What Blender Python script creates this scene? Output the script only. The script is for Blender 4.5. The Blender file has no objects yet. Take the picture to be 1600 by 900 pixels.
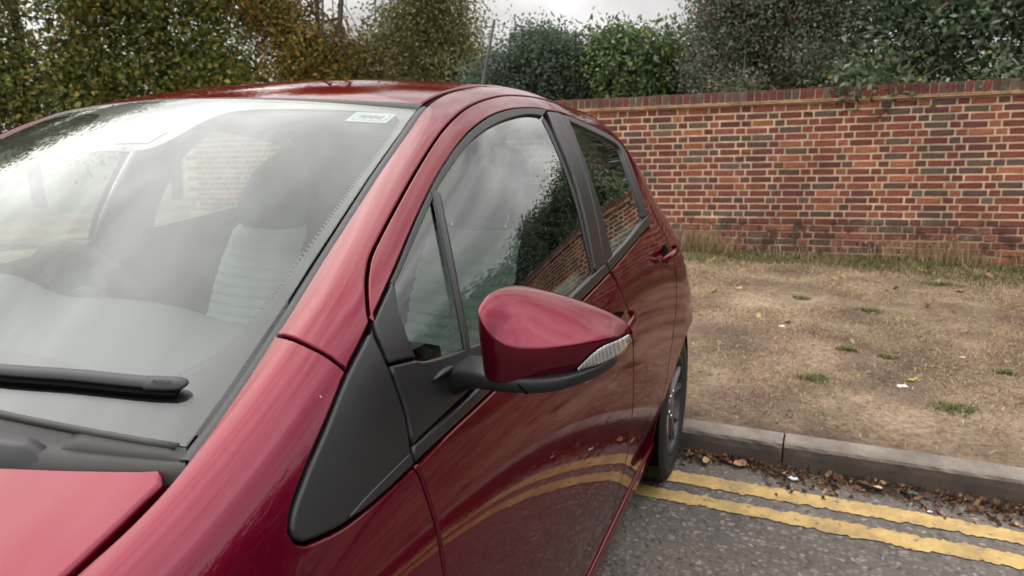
import bpy, bmesh, math, random
import numpy as np
from mathutils import Vector, Matrix
from mathutils.geometry import delaunay_2d_cdt

random.seed(7)
rng = np.random.default_rng(11)
scene = bpy.context.scene
COL = scene.collection

# ------------------------------------------------------------------ camera
cam_data = bpy.data.cameras.new('camera')
cam_data.sensor_width = 36.0
cam_data.lens = 1110.0 / 1600.0 * 36.0
cam_data.clip_start = 0.02
cam_data.clip_end = 600
cam = bpy.data.objects.new('camera', cam_data)
COL.objects.link(cam)
YAW, PITCH, ROLL = math.radians(21.85), math.radians(12.2), math.radians(-0.5)
fwd = Vector((-math.cos(YAW) * math.cos(PITCH), -math.sin(YAW) * math.cos(PITCH), -math.sin(PITCH)))
right = fwd.cross(Vector((0, 0, 1))).normalized()
up = right.cross(fwd)
r2 = math.cos(ROLL) * right + math.sin(ROLL) * up
u2 = -math.sin(ROLL) * right + math.cos(ROLL) * up
m = Matrix.Identity(4)
for i in range(3):
    m[i][0], m[i][1], m[i][2] = r2[i], u2[i], -fwd[i]
m.translation = Vector((0.238, 1.212, 1.369))
cam.matrix_world = m
cam_data.dof.use_dof = True
cam_data.dof.focus_distance = 1.15
cam_data.dof.aperture_fstop = 9.0
scene.camera = cam

# ------------------------------------------------------------------ sky, sun, exposure
SUN_EL, SUN_AZ = math.radians(35), math.radians(256)      # azimuth measured from +X towards +Y
world = bpy.data.worlds.new('World')
scene.world = world
world.use_nodes = True
wn, wl = world.node_tree.nodes, world.node_tree.links
wn.clear()
w_out = wn.new('ShaderNodeOutputWorld')
w_bg = wn.new('ShaderNodeBackground')
sky = wn.new('ShaderNodeTexSky')
sky.sky_type = 'NISHITA'
sky.sun_disc = False
sky.sun_elevation = SUN_EL
sky.sun_rotation = math.pi / 2 - SUN_AZ
w_bg.inputs['Strength'].default_value = 0.1
tc = wn.new('ShaderNodeTexCoord')
# overcast layer: a closed cloud deck over the clear sky, brighter overhead than at the horizon
mp = wn.new('ShaderNodeMapping')
mp.inputs['Scale'].default_value = (1.0, 1.0, 1.5)
wl.new(tc.outputs['Generated'], mp.inputs['Vector'])
nz = wn.new('ShaderNodeTexNoise')
nz.inputs['Scale'].default_value = 3.4
nz.inputs['Detail'].default_value = 7
nz.inputs['Roughness'].default_value = 0.55
nz.inputs['Distortion'].default_value = 0.25
wl.new(mp.outputs['Vector'], nz.inputs['Vector'])
cr = wn.new('ShaderNodeMapRange')
cr.inputs['From Min'].default_value = 0.30
cr.inputs['From Max'].default_value = 0.72
cr.inputs['To Min'].default_value = 0.50
cr.inputs['To Max'].default_value = 1.42
wl.new(nz.outputs['Fac'], cr.inputs['Value'])
sep = wn.new('ShaderNodeSeparateXYZ')
wl.new(tc.outputs['Generated'], sep.inputs['Vector'])
el = wn.new('ShaderNodeMapRange')
el.inputs['From Min'].default_value = 0.0
el.inputs['From Max'].default_value = 1.0
el.inputs['To Min'].default_value = 6.8
el.inputs['To Max'].default_value = 39.0
wl.new(sep.outputs['Z'], el.inputs['Value'])
mul = wn.new('ShaderNodeMath'); mul.operation = 'MULTIPLY'
wl.new(cr.outputs['Result'], mul.inputs[0]); wl.new(el.outputs['Result'], mul.inputs[1])
# the cloud is brighter round the hidden sun
gd = wn.new('ShaderNodeVectorMath'); gd.operation = 'DOT_PRODUCT'
gd.inputs[1].default_value = (math.cos(SUN_EL) * math.cos(SUN_AZ), math.cos(SUN_EL) * math.sin(SUN_AZ), math.sin(SUN_EL))
wl.new(tc.outputs['Generated'], gd.inputs[0])
gm = wn.new('ShaderNodeMath'); gm.operation = 'MAXIMUM'; gm.inputs[1].default_value = 0.0; wl.new(gd.outputs['Value'], gm.inputs[0])
gp_ = wn.new('ShaderNodeMath'); gp_.operation = 'POWER'; gp_.inputs[1].default_value = 7.0; wl.new(gm.outputs[0], gp_.inputs[0])
ga_ = wn.new('ShaderNodeMath'); ga_.operation = 'MULTIPLY_ADD'; ga_.inputs[1].default_value = 0.75; ga_.inputs[2].default_value = 1.0; wl.new(gp_.outputs[0], ga_.inputs[0])
mul0 = wn.new('ShaderNodeMath'); mul0.operation = 'MULTIPLY'
wl.new(mul.outputs['Value'], mul0.inputs[0]); wl.new(ga_.outputs[0], mul0.inputs[1]); mul = mul0
tint = wn.new('ShaderNodeVectorMath'); tint.operation = 'SCALE'
tint.inputs[0].default_value = (1.0, 0.972, 0.962)
wl.new(mul.outputs['Value'], tint.inputs['Scale'])
mixw = wn.new('ShaderNodeMix'); mixw.data_type = 'RGBA'
mixw.inputs['Factor'].default_value = 0.955
wl.new(sky.outputs['Color'], mixw.inputs[6]); wl.new(tint.outputs['Vector'], mixw.inputs[7])
wl.new(mixw.outputs[2], w_bg.inputs['Color'])
wl.new(w_bg.outputs['Background'], w_out.inputs['Surface'])

sun_data = bpy.data.lights.new('sun', 'SUN')
sun_data.energy = 0.9
sun_data.angle = math.radians(75)
sun_data.color = (1.0, 0.95, 0.88)
sun = bpy.data.objects.new('sun', sun_data)
COL.objects.link(sun)
sd = Vector((math.cos(SUN_EL) * math.cos(SUN_AZ), math.cos(SUN_EL) * math.sin(SUN_AZ), math.sin(SUN_EL)))
sun.rotation_euler = (-sd).to_track_quat('-Z', 'Y').to_euler()
scene.view_settings.view_transform = 'Standard'
scene.view_settings.look = 'None'
scene.view_settings.gamma = 1.0
scene.view_settings.exposure = -0.24
scene.cycles.use_denoising = True
scene.cycles.max_bounces = 6
scene.cycles.diffuse_bounces = 2
scene.cycles.glossy_bounces = 4
scene.cycles.transmission_bounces = 4
scene.cycles.use_adaptive_sampling = True
scene.cycles.adaptive_threshold = 0.05
scene.cycles.transparent_max_bounces = 10
scene.cycles.caustics_reflective = False
scene.cycles.caustics_refractive = False
scene.cycles.sample_clamp_indirect = 6.0

# ------------------------------------------------------------------ helpers: objects
def tag(o, label=None, cat=None, group=None, kind=None):
    if label: o['label'] = label
    if cat: o['category'] = cat
    if group: o['group'] = group
    if kind: o['kind'] = kind
    return o

def empty(name, loc=(0, 0, 0)):
    o = bpy.data.objects.new(name, None)
    o.empty_display_size = 0.1
    o.location = loc
    COL.objects.link(o)
    return o

def link(name, me, mat=None, parent=None):
    o = bpy.data.objects.new(name, me)
    if mat is not None and not me.materials:
        me.materials.append(mat)
    COL.objects.link(o)
    if parent is not None:
        o.parent = parent
    return o

def mesh(name, verts, faces, mat=None, parent=None, smooth=True, normals=None):
    me = bpy.data.meshes.new(name)
    me.from_pydata([tuple(map(float, v)) for v in verts], [], [tuple(map(int, f)) for f in faces])
    me.update()
    if smooth:
        me.polygons.foreach_set('use_smooth', [True] * len(me.polygons))
    if normals is not None:
        me.normals_split_custom_set_from_vertices([tuple(map(float, n)) for n in normals])
    return link(name, me, mat, parent)

def from_bm(name, bm, mat=None, parent=None, smooth=True):
    me = bpy.data.meshes.new(name)
    bm.normal_update()
    bm.to_mesh(me)
    bm.free()
    if smooth:
        me.polygons.foreach_set('use_smooth', [True] * len(me.polygons))
    return link(name, me, mat, parent)

def soup(name, V, F, mat, parent=None, smooth=False, col=None):
    """large mesh from numpy arrays: V (n,3), F (m,3|4)"""
    me = bpy.data.meshes.new(name)
    F = np.asarray(F, np.int32); k = F.shape[1]
    me.vertices.add(len(V)); me.vertices.foreach_set('co', np.asarray(V, np.float32).ravel())
    me.loops.add(F.size); me.loops.foreach_set('vertex_index', F.ravel())
    me.polygons.add(len(F))
    me.polygons.foreach_set('loop_start', np.arange(0, F.size, k, dtype=np.int32))
    me.update(calc_edges=True)
    if smooth:
        me.polygons.foreach_set('use_smooth', np.ones(len(F), bool))
    if col is not None:
        a = me.attributes.new('Col', 'FLOAT_COLOR', 'POINT')
        c4 = np.ones((len(V), 4), np.float32); c4[:, :3] = col
        a.data.foreach_set('color', c4.ravel())
    return link(name, me, mat, parent)

def bm_box(bm, lo, hi, bevel=0.0, seg=2, mat=None):
    g = bmesh.ops.create_cube(bm, size=1.0)
    lo, hi = Vector(lo), Vector(hi)
    for v in g['verts']:
        v.co = Vector([lo[i] + (v.co[i] + .5) * (hi[i] - lo[i]) for i in range(3)])
    if bevel > 0:
        es = list({e for v in g['verts'] for e in v.link_edges})
        r = bmesh.ops.bevel(bm, geom=es, offset=bevel, segments=seg, profile=.5, affect='EDGES')
        g['verts'] = list({v for f in r['faces'] for v in f.verts} | {v for v in g['verts'] if v.is_valid})
    if mat is not None:
        for v in g['verts']:
            v.co = mat @ v.co
    return g['verts']

def tube_mesh(path, radius, n=8, caps=True):
    """swept tube along a polyline; radius scalar or list"""
    P = np.asarray(path, float)
    R = np.full(len(P), radius, float) if np.isscalar(radius) else np.asarray(radius, float)
    T = np.gradient(P, axis=0); T /= np.linalg.norm(T, axis=1, keepdims=True) + 1e-12
    ref = np.array([0, 0, 1.0]) if abs(T[0][2]) < .9 else np.array([1.0, 0, 0])
    V, F = [], []
    a = np.cross(T[0], ref); a /= np.linalg.norm(a)
    for i in range(len(P)):
        a = a - (a @ T[i]) * T[i]; a /= np.linalg.norm(a) + 1e-12
        b = np.cross(T[i], a)
        for k in range(n):
            th = 2 * math.pi * k / n
            V.append(P[i] + R[i] * (math.cos(th) * a + math.sin(th) * b))
    for i in range(len(P) - 1):
        for k in range(n):
            k2 = (k + 1) % n
            F.append((i * n + k, i * n + k2, (i + 1) * n + k2, (i + 1) * n + k))
    if caps:
        F.append(tuple(range(n))[::-1]); F.append(tuple((len(P) - 1) * n + k for k in range(n)))
    return V, F

def smooth_path(pts, n=8, closed=False):
    """Catmull-Rom through the points"""
    P = np.asarray(pts, float)
    if closed:
        P = np.vstack([P[-1], P, P[0], P[1]])
    else:
        P = np.vstack([2 * P[0] - P[1], P, 2 * P[-1] - P[-2]])
    out = []
    for i in range(1, len(P) - 2):
        p0, p1, p2, p3 = P[i - 1], P[i], P[i + 1], P[i + 2]
        # centripetal blend keeps uneven spacing from overshooting
        d1 = max(np.linalg.norm(p1 - p0), 1e-6) ** .5; d2 = max(np.linalg.norm(p2 - p1), 1e-6) ** .5; d3 = max(np.linalg.norm(p3 - p2), 1e-6) ** .5
        m1 = (p2 - p1) + d2 * ((p1 - p0) / d1 - (p2 - p0) / (d1 + d2)) 
        m2 = (p2 - p1) + d2 * ((p3 - p2) / d3 - (p3 - p1) / (d2 + d3))
        for t in np.linspace(0, 1, n, endpoint=False):
            out.append((2*t**3-3*t**2+1)*p1 + (t**3-2*t**2+t)*m1 + (-2*t**3+3*t**2)*p2 + (t**3-t**2)*m2)
    if not closed:
        out.append(P[-2])
    return np.array(out)

# ------------------------------------------------------------------ helpers: materials
def new_mat(name):
    mt = bpy.data.materials.new(name); mt.use_nodes = True
    nt = mt.node_tree
    return mt, nt.nodes, nt.links, nt.nodes['Principled BSDF']

def noise(nodes, links, scale, detail=4, rough=.55, coord='Object', dist=0.0):
    t = nodes.new('ShaderNodeTexCoord')
    n = nodes.new('ShaderNodeTexNoise')
    n.inputs['Scale'].default_value = scale; n.inputs['Detail'].default_value = detail
    n.inputs['Roughness'].default_value = rough; n.inputs['Distortion'].default_value = dist
    links.new(t.outputs[coord], n.inputs['Vector'])
    return n

def ramp(nodes, links, fac, stops):
    r = nodes.new('ShaderNodeValToRGB')
    e = r.color_ramp.elements
    while len(e) < len(stops): e.new(.5)
    for k, (p, c) in enumerate(stops):
        e[k].position = p
        e[k].color = (c[0], c[1], c[2], 1) if hasattr(c, '__len__') else (c, c, c, 1)
    links.new(fac, r.inputs['Fac'])
    return r

def bump(nodes, links, height, bsdf, strength=.3, dist=.005, prev=None):
    b = nodes.new('ShaderNodeBump')
    b.inputs['Strength'].default_value = strength; b.inputs['Distance'].default_value = dist
    links.new(height, b.inputs['Height'])
    if prev is not None: links.new(prev.outputs['Normal'], b.inputs['Normal'])
    links.new(b.outputs['Normal'], bsdf.inputs['Normal'])
    return b

def plain(name, col, rough=.5, metal=0.0, grain=0.0, gscale=900, spec=.5, var=0.0):
    mt, n, l, b = new_mat(name)
    b.inputs['Base Color'].default_value = (*col, 1)
    b.inputs['Roughness'].default_value = rough
    b.inputs['Metallic'].default_value = metal
    b.inputs['Specular IOR Level'].default_value = spec
    if var:
        nn = noise(n, l, 6, 5)
        r = ramp(n, l, nn.outputs['Fac'], [(.3, tuple(c * (1 - var) for c in col)), (.7, tuple(min(1, c * (1 + var)) for c in col))])
        l.new(r.outputs['Color'], b.inputs['Base Color'])
    if grain:
        g = noise(n, l, gscale, 2)
        bump(n, l, g.outputs['Fac'], b, grain, .0006)
    return mt

def paint():
    mt, n, l, b = new_mat('metallic_red_paint')
    b.inputs['Base Color'].default_value = (.138, .0016, .0170, 1)
    b.inputs['Metallic'].default_value = .74
    b.inputs['Roughness'].default_value = .33
    b.inputs['Coat Weight'].default_value = .80
    b.inputs['Coat Roughness'].default_value = .012
    b.inputs['Specular IOR Level'].default_value = 0.0
    b.inputs['Specular Tint'].default_value = (.42, .012, .040, 1)      # the flake stays red at a glancing angle
    b.inputs['Coat IOR'].default_value = 1.5
    # faint dust and water marks
    d = noise(n, l, 3.0, 6, .6)
    r = ramp(n, l, d.outputs['Fac'], [(.35, .010), (.75, .05)])
    l.new(r.outputs['Color'], b.inputs['Coat Roughness'])
    # scattered specks of dried dirt
    tcd = n.new('ShaderNodeTexCoord'); vd = n.new('ShaderNodeTexVoronoi'); vd.inputs['Scale'].default_value = 17
    l.new(tcd.outputs['Object'], vd.inputs['Vector'])
    sc_ = n.new('ShaderNodeSeparateColor'); l.new(vd.outputs['Color'], sc_.inputs[0])
    rad = n.new('ShaderNodeMath'); rad.operation = 'MULTIPLY'; rad.inputs[1].default_value = .030; l.new(sc_.outputs[0], rad.inputs[0])
    lt = n.new('ShaderNodeMath'); lt.operation = 'LESS_THAN'; l.new(vd.outputs['Distance'], lt.inputs[0]); l.new(rad.outputs[0], lt.inputs[1])
    mxd = n.new('ShaderNodeMix'); mxd.data_type = 'RGBA'; mxd.inputs[6].default_value = b.inputs['Base Color'].default_value; mxd.inputs[7].default_value = (.42, .36, .33, 1)
    l.new(lt.outputs[0], mxd.inputs['Factor']); l.new(mxd.outputs[2], b.inputs['Base Color'])
    # orange peel
    o = noise(n, l, 260, 1)
    bp = n.new('ShaderNodeBump'); bp.inputs['Strength'].default_value = .012; bp.inputs['Distance'].default_value = .001
    l.new(o.outputs['Fac'], bp.inputs['Height']); l.new(bp.outputs['Normal'], b.inputs['Coat Normal'])
    return mt

def thin_glass(name, tint, gain=1.7, haze=0.0):
    """single sheet of glass: both faces' mirror reflection over a tinted see-through layer"""
    mt = bpy.data.materials.new(name); mt.use_nodes = True
    n, l = mt.node_tree.nodes, mt.node_tree.links
    n.clear()
    out = n.new('ShaderNodeOutputMaterial')
    geo = n.new('ShaderNodeNewGeometry')
    dot = n.new('ShaderNodeVectorMath'); dot.operation = 'DOT_PRODUCT'
    l.new(geo.outputs['Normal'], dot.inputs[0]); l.new(geo.outputs['Incoming'], dot.inputs[1])
    ab = n.new('ShaderNodeMath'); ab.operation = 'ABSOLUTE'; l.new(dot.outputs['Value'], ab.inputs[0])
    om = n.new('ShaderNodeMath'); om.operation = 'SUBTRACT'; om.inputs[0].default_value = 1.0; l.new(ab.outputs[0], om.inputs[1])
    pw = n.new('ShaderNodeMath'); pw.operation = 'POWER'; pw.inputs[1].default_value = 5.0; l.new(om.outputs[0], pw.inputs[0])
    ma = n.new('ShaderNodeMath'); ma.operation = 'MULTIPLY_ADD'; ma.inputs[1].default_value = .957; ma.inputs[2].default_value = .043; l.new(pw.outputs[0], ma.inputs[0])
    gn = n.new('ShaderNodeMath'); gn.operation = 'MULTIPLY'; gn.inputs[1].default_value = gain; gn.use_clamp = True; l.new(ma.outputs[0], gn.inputs[0])
    tr = n.new('ShaderNodeBsdfTransparent'); tr.inputs['Color'].default_value = (*tint, 1)
    gl = n.new('ShaderNodeBsdfGlossy'); gl.inputs['Roughness'].default_value = 0.0; gl.inputs['Color'].default_value = (.97, 1, .99, 1)
    mx = n.new('ShaderNodeMixShader')
    l.new(gn.outputs[0], mx.inputs['Fac']); l.new(tr.outputs[0], mx.inputs[1]); l.new(gl.outputs[0], mx.inputs[2])
    last = mx
    if haze > 0:          # a film of dust on the pane scatters some light
        df = n.new('ShaderNodeBsdfDiffuse'); df.inputs['Color'].default_value = (.62, .64, .62, 1)
        m2 = n.new('ShaderNodeMixShader'); m2.inputs['Fac'].default_value = haze
        l.new(mx.outputs[0], m2.inputs[1]); l.new(df.outputs[0], m2.inputs[2]); last = m2
    l.new(last.outputs[0], out.inputs['Surface'])
    return mt

def film(name, fac):
    """the greasy film on the inside of a pane"""
    mt = bpy.data.materials.new(name); mt.use_nodes = True
    n, l = mt.node_tree.nodes, mt.node_tree.links
    n.clear()
    out = n.new('ShaderNodeOutputMaterial')
    tr = n.new('ShaderNodeBsdfTransparent'); df = n.new('ShaderNodeBsdfDiffuse'); df.inputs['Color'].default_value = (.60, .64, .63, 1)
    mx = n.new('ShaderNodeMixShader'); mx.inputs['Fac'].default_value = fac
    l.new(tr.outputs[0], mx.inputs[1]); l.new(df.outputs[0], mx.inputs[2]); l.new(mx.outputs[0], out.inputs['Surface'])
    return mt

def attr_mat(name, rough=.6, gain=1.0, transl=0.0, spec=.4, jitter=0.0, bumpscale=0, bstr=.3, bdist=.002):
    """colour taken from the piece's own colour attribute (each leaf, brick or stalk has its own)"""
    mt, n, l, b = new_mat(name)
    a = n.new('ShaderNodeAttribute'); a.attribute_name = 'Col'
    src = a.outputs['Color']
    if jitter:
        nn = noise(n, l, 28, 5, .6)
        r = ramp(n, l, nn.outputs['Fac'], [(.25, 1 - jitter), (.75, 1 + jitter)])
        mx = n.new('ShaderNodeMix'); mx.data_type = 'RGBA'; mx.blend_type = 'MULTIPLY'; mx.inputs['Factor'].default_value = 1
        l.new(src, mx.inputs[6]); l.new(r.outputs['Color'], mx.inputs[7]); src = mx.outputs[2]
    l.new(src, b.inputs['Base Color'])
    b.inputs['Roughness'].default_value = rough
    b.inputs['Specular IOR Level'].default_value = spec
    if bumpscale:
        nb = noise(n, l, bumpscale, 6, .65)
        bump(n, l, nb.outputs['Fac'], b, bstr, bdist)
    if transl:
        out = n['Material Output']
        t = n.new('ShaderNodeBsdfTranslucent'); l.new(src, t.inputs['Color'])
        mx = n.new('ShaderNodeMixShader'); mx.inputs['Fac'].default_value = transl
        l.new(b.outputs[0], mx.inputs[1]); l.new(t.outputs[0], mx.inputs[2]); l.new(mx.outputs[0], out.inputs['Surface'])
    return mt

M = {}
M['paint'] = paint()
M['black'] = plain('black_textured_plastic', (.0125, .013, .0145), .46, grain=.25, gscale=1600)
M['trim'] = plain('satin_black_trim', (.016, .015, .016), .36, grain=.08, gscale=1200)
M['rubber'] = plain('black_rubber', (.014, .014, .015), .55)
M['gap'] = plain('dark_cavity', (.004, .004, .004), .9, spec=.05)  # near-black: paints the shade in gaps and recesses; also used for black parts
M['greyplastic'] = plain('weathered_grey_plastic', (.036, .034, .033), .6, grain=.2, gscale=1500, var=.25)
M['frit'] = plain('ceramic_black_band', (.012, .011, .013), .35)
M['windscreen'] = thin_glass('windscreen_glass', (.86, .89, .87), 1.0, 0.0)
M['film'] = film('inside_window_film', .075)
M['tint'] = thin_glass('green_tinted_side_glass', (.44, .54, .48), 1.95, 0.0)
M['alloy'] = plain('silver_alloy', (.22, .22, .225), .38, .8)
M['alloy_dark'] = plain('dark_grey_alloy', (.06, .06, .065), .4, .6)
M['tyre'] = plain('tyre_rubber', (.013, .0125, .0125), .72, grain=.2, gscale=300)
M['chrome'] = plain('polished_steel', (.75, .75, .76), .12, 1.0)
M['mirror'] = plain('mirror_glass', (.8, .82, .83), .02, 1.0)
M['dash'] = plain('dark_grey_dashboard', (.075, .078, .082), .65, grain=.05, gscale=900)
M['dash_light'] = plain('pale_grey_interior_trim', (.36, .38, .38), .55, grain=.1, gscale=700)
M['cloth_dark'] = plain('dark_grey_seat_cloth', (.026, .028, .031), .9, grain=.5, gscale=1400)
M['cloth_light'] = plain('pale_grey_seat_cloth', (.56, .61, .60), .9, grain=.5, gscale=1400)
M['headliner'] = plain('pale_headliner', (.50, .50, .48), .95)
M['lens'] = thin_glass('clear_lens', (.93, .93, .93), 1.6)
M['lamp_white'] = plain('lamp_reflector', (.80, .80, .80), .25, .7)
M['lamp_red'] = plain('red_lamp_lens', (.35, .01, .012), .12)
M['sticker'] = plain('pale_mint_paper', (.26, .33, .315), .7)
M['ink'] = plain('grey_ink', (.05, .07, .07), .8)
M['floor'] = plain('black_carpet', (.02, .02, .021), .95)
# ------------------------------------------------------------------ car body surfaces
def pchip(xk,yk,x):
    xk=np.asarray(xk,float); yk=np.asarray(yk,float); x=np.clip(np.asarray(x,float),xk[0],xk[-1])
    h=np.diff(xk); d=np.diff(yk)/h; n=len(xk); m=np.zeros(n)
    for i in range(1,n-1):
        if d[i-1]*d[i]>0:
            w1=2*h[i]+h[i-1]; w2=h[i]+2*h[i-1]; m[i]=(w1+w2)/(w1/d[i-1]+w2/d[i])
    m[0]=d[0]; m[-1]=d[-1]
    i=np.clip(np.searchsorted(xk,x)-1,0,n-2); t=(x-xk[i])/h[i]
    return ((1+2*t)*(1-t)**2*yk[i]+t*(1-t)**2*h[i]*m[i]+t*t*(3-2*t)*yk[i+1]+t*t*(t-1)*h[i]*m[i+1])
# sections of the body side: station x -> 14 (y, z) points from the sill up to the inner edge
SECT={
  .80:[(.52,.22),(.55,.23),(.56,.28),(.57,.36),(.58,.46),(.59,.55),(.58,.63),(.56,.69),(.53,.735),(.51,.75),(.49,.765),(.47,.775),(.45,.785),(.43,.79)],
  .60:[(.66,.20),(.70,.21),(.715,.27),(.72,.36),(.735,.48),(.74,.60),(.73,.70),(.705,.77),(.675,.815),(.655,.83),(.635,.845),(.615,.855),(.60,.86),(.585,.865)],
  .30:[(.72,.19),(.77,.20),(.785,.27),(.80,.37),(.82,.50),(.825,.64),(.815,.76),(.79,.85),(.757,.895),(.737,.91),(.717,.922),(.697,.93),(.677,.936),(.655,.94)],
  .05:[(.74,.19),(.785,.20),(.795,.27),(.805,.37),(.83,.50),(.845,.64),(.838,.78),(.815,.882),(.785,.935),(.766,.965),(.742,.985),(.715,.992),(.686,.990),(.66,.982)],
 -.20:[(.74,.19),(.785,.20),(.792,.27),(.803,.37),(.833,.50),(.846,.64),(.842,.78),(.819,.892),(.790,.960),(.771,1.004),(.746,1.036),(.715,1.049),(.682,1.050),(.65,1.043)],
 -.43:[(.74,.19),(.785,.20),(.792,.27),(.803,.37),(.834,.50),(.847,.64),(.843,.78),(.826,.895),(.800,.975),(.779,1.046),(.753,1.112),(.718,1.149),(.670,1.155),(.62,1.140)],
 -.78:[(.74,.19),(.785,.20),(.792,.27),(.803,.37),(.835,.50),(.848,.64),(.845,.78),(.832,.905),(.806,.995),(.776,1.10),(.727,1.205),(.663,1.285),(.612,1.318),(.552,1.312)],
 -1.10:[(.74,.19),(.785,.20),(.792,.27),(.803,.37),(.835,.50),(.848,.64),(.846,.79),(.833,.925),(.808,1.02),(.773,1.15),(.705,1.295),(.628,1.402),(.572,1.444),(.505,1.452)],
 -1.50:[(.74,.19),(.785,.20),(.792,.27),(.803,.37),(.835,.50),(.848,.64),(.847,.80),(.834,.945),(.807,1.047),(.767,1.18),(.699,1.33),(.617,1.437),(.562,1.480),(.495,1.492)],
 -2.00:[(.74,.19),(.785,.20),(.792,.27),(.803,.37),(.836,.50),(.850,.64),(.849,.81),(.832,.965),(.795,1.078),(.752,1.20),(.680,1.325),(.590,1.413),(.533,1.449),(.472,1.463)],
 -2.17:[(.74,.19),(.785,.20),(.792,.27),(.803,.37),(.838,.50),(.854,.64),(.853,.81),(.831,.972),(.786,1.083),(.743,1.20),(.680,1.322),(.596,1.405),(.536,1.442),(.472,1.456)],
 -2.40:[(.74,.19),(.785,.20),(.792,.27),(.803,.37),(.848,.50),(.868,.64),(.858,.81),(.818,.98),(.755,1.09),(.684,1.195),(.612,1.297),(.530,1.372),(.478,1.406),(.425,1.42)],
 -2.60:[(.72,.21),(.77,.22),(.785,.285),(.80,.38),(.850,.505),(.874,.645),(.838,.815),(.780,.985),(.702,1.09),(.625,1.19),(.555,1.28),(.487,1.35),(.44,1.382),(.395,1.395)],
 -2.75:[(.70,.24),(.74,.25),(.76,.31),(.775,.39),(.815,.51),(.832,.65),(.79,.82),(.732,.985),(.655,1.09),(.58,1.18),(.515,1.265),(.452,1.328),(.41,1.358),(.37,1.37)],
 -3.05:[(.58,.27),(.61,.28),(.63,.33),(.645,.40),(.665,.52),(.675,.66),(.655,.83),(.615,.98),(.56,1.08),(.505,1.15),(.455,1.22),(.405,1.275),(.37,1.30),(.34,1.31)],
 -3.20:[(.48,.28),(.51,.29),(.53,.34),(.54,.41),(.56,.53),(.57,.67),(.56,.83),(.53,.96),(.50,1.05),(.46,1.11),(.42,1.17),(.38,1.22),(.35,1.245),(.32,1.255)],
}
NR=14; DX=.15; X0=.80; NS=27
def control_net():
    xs=sorted(SECT); A=np.array([SECT[x] for x in xs])
    st=X0-DX*np.arange(NS)
    net=np.zeros((NS,NR,3)); net[:,:,0]=st[:,None]
    for k in range(NR):
        for j in (0,1): net[:,k,j+1]=pchip(xs,A[:,k,j],st)
    p=np.zeros((NS+2,NR+2,3)); p[1:-1,1:-1]=net
    p[0,1:-1]=2*net[0]-net[1]; p[-1,1:-1]=2*net[-1]-net[-2]
    p[:,0]=2*p[:,1]-p[:,2]; p[:,-1]=2*p[:,-2]-p[:,-3]
    return p
_NET=control_net()
def _basis(t):
    return np.stack([(1-t)**3,3*t**3-6*t*t+4,-3*t**3+3*t*t+3*t+1,t**3],-1)/6
def side(x,v):
    """point of the body side at station x and section coordinate v (0..13)"""
    x=np.asarray(x,float); v=np.asarray(v,float)
    s=np.clip((X0-x)/DX,0,NS-1-1e-9); v=np.clip(v,0,NR-1-1e-9)
    i=s.astype(int); j=v.astype(int)
    bs=_basis(s-i); bv=_basis(v-j); out=0
    for a in range(4):
        for b in range(4):
            out=out+(bs[...,a]*bv[...,b])[...,None]*_NET[i+a,j+b]
    out[...,0]=x
    return out
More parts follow.
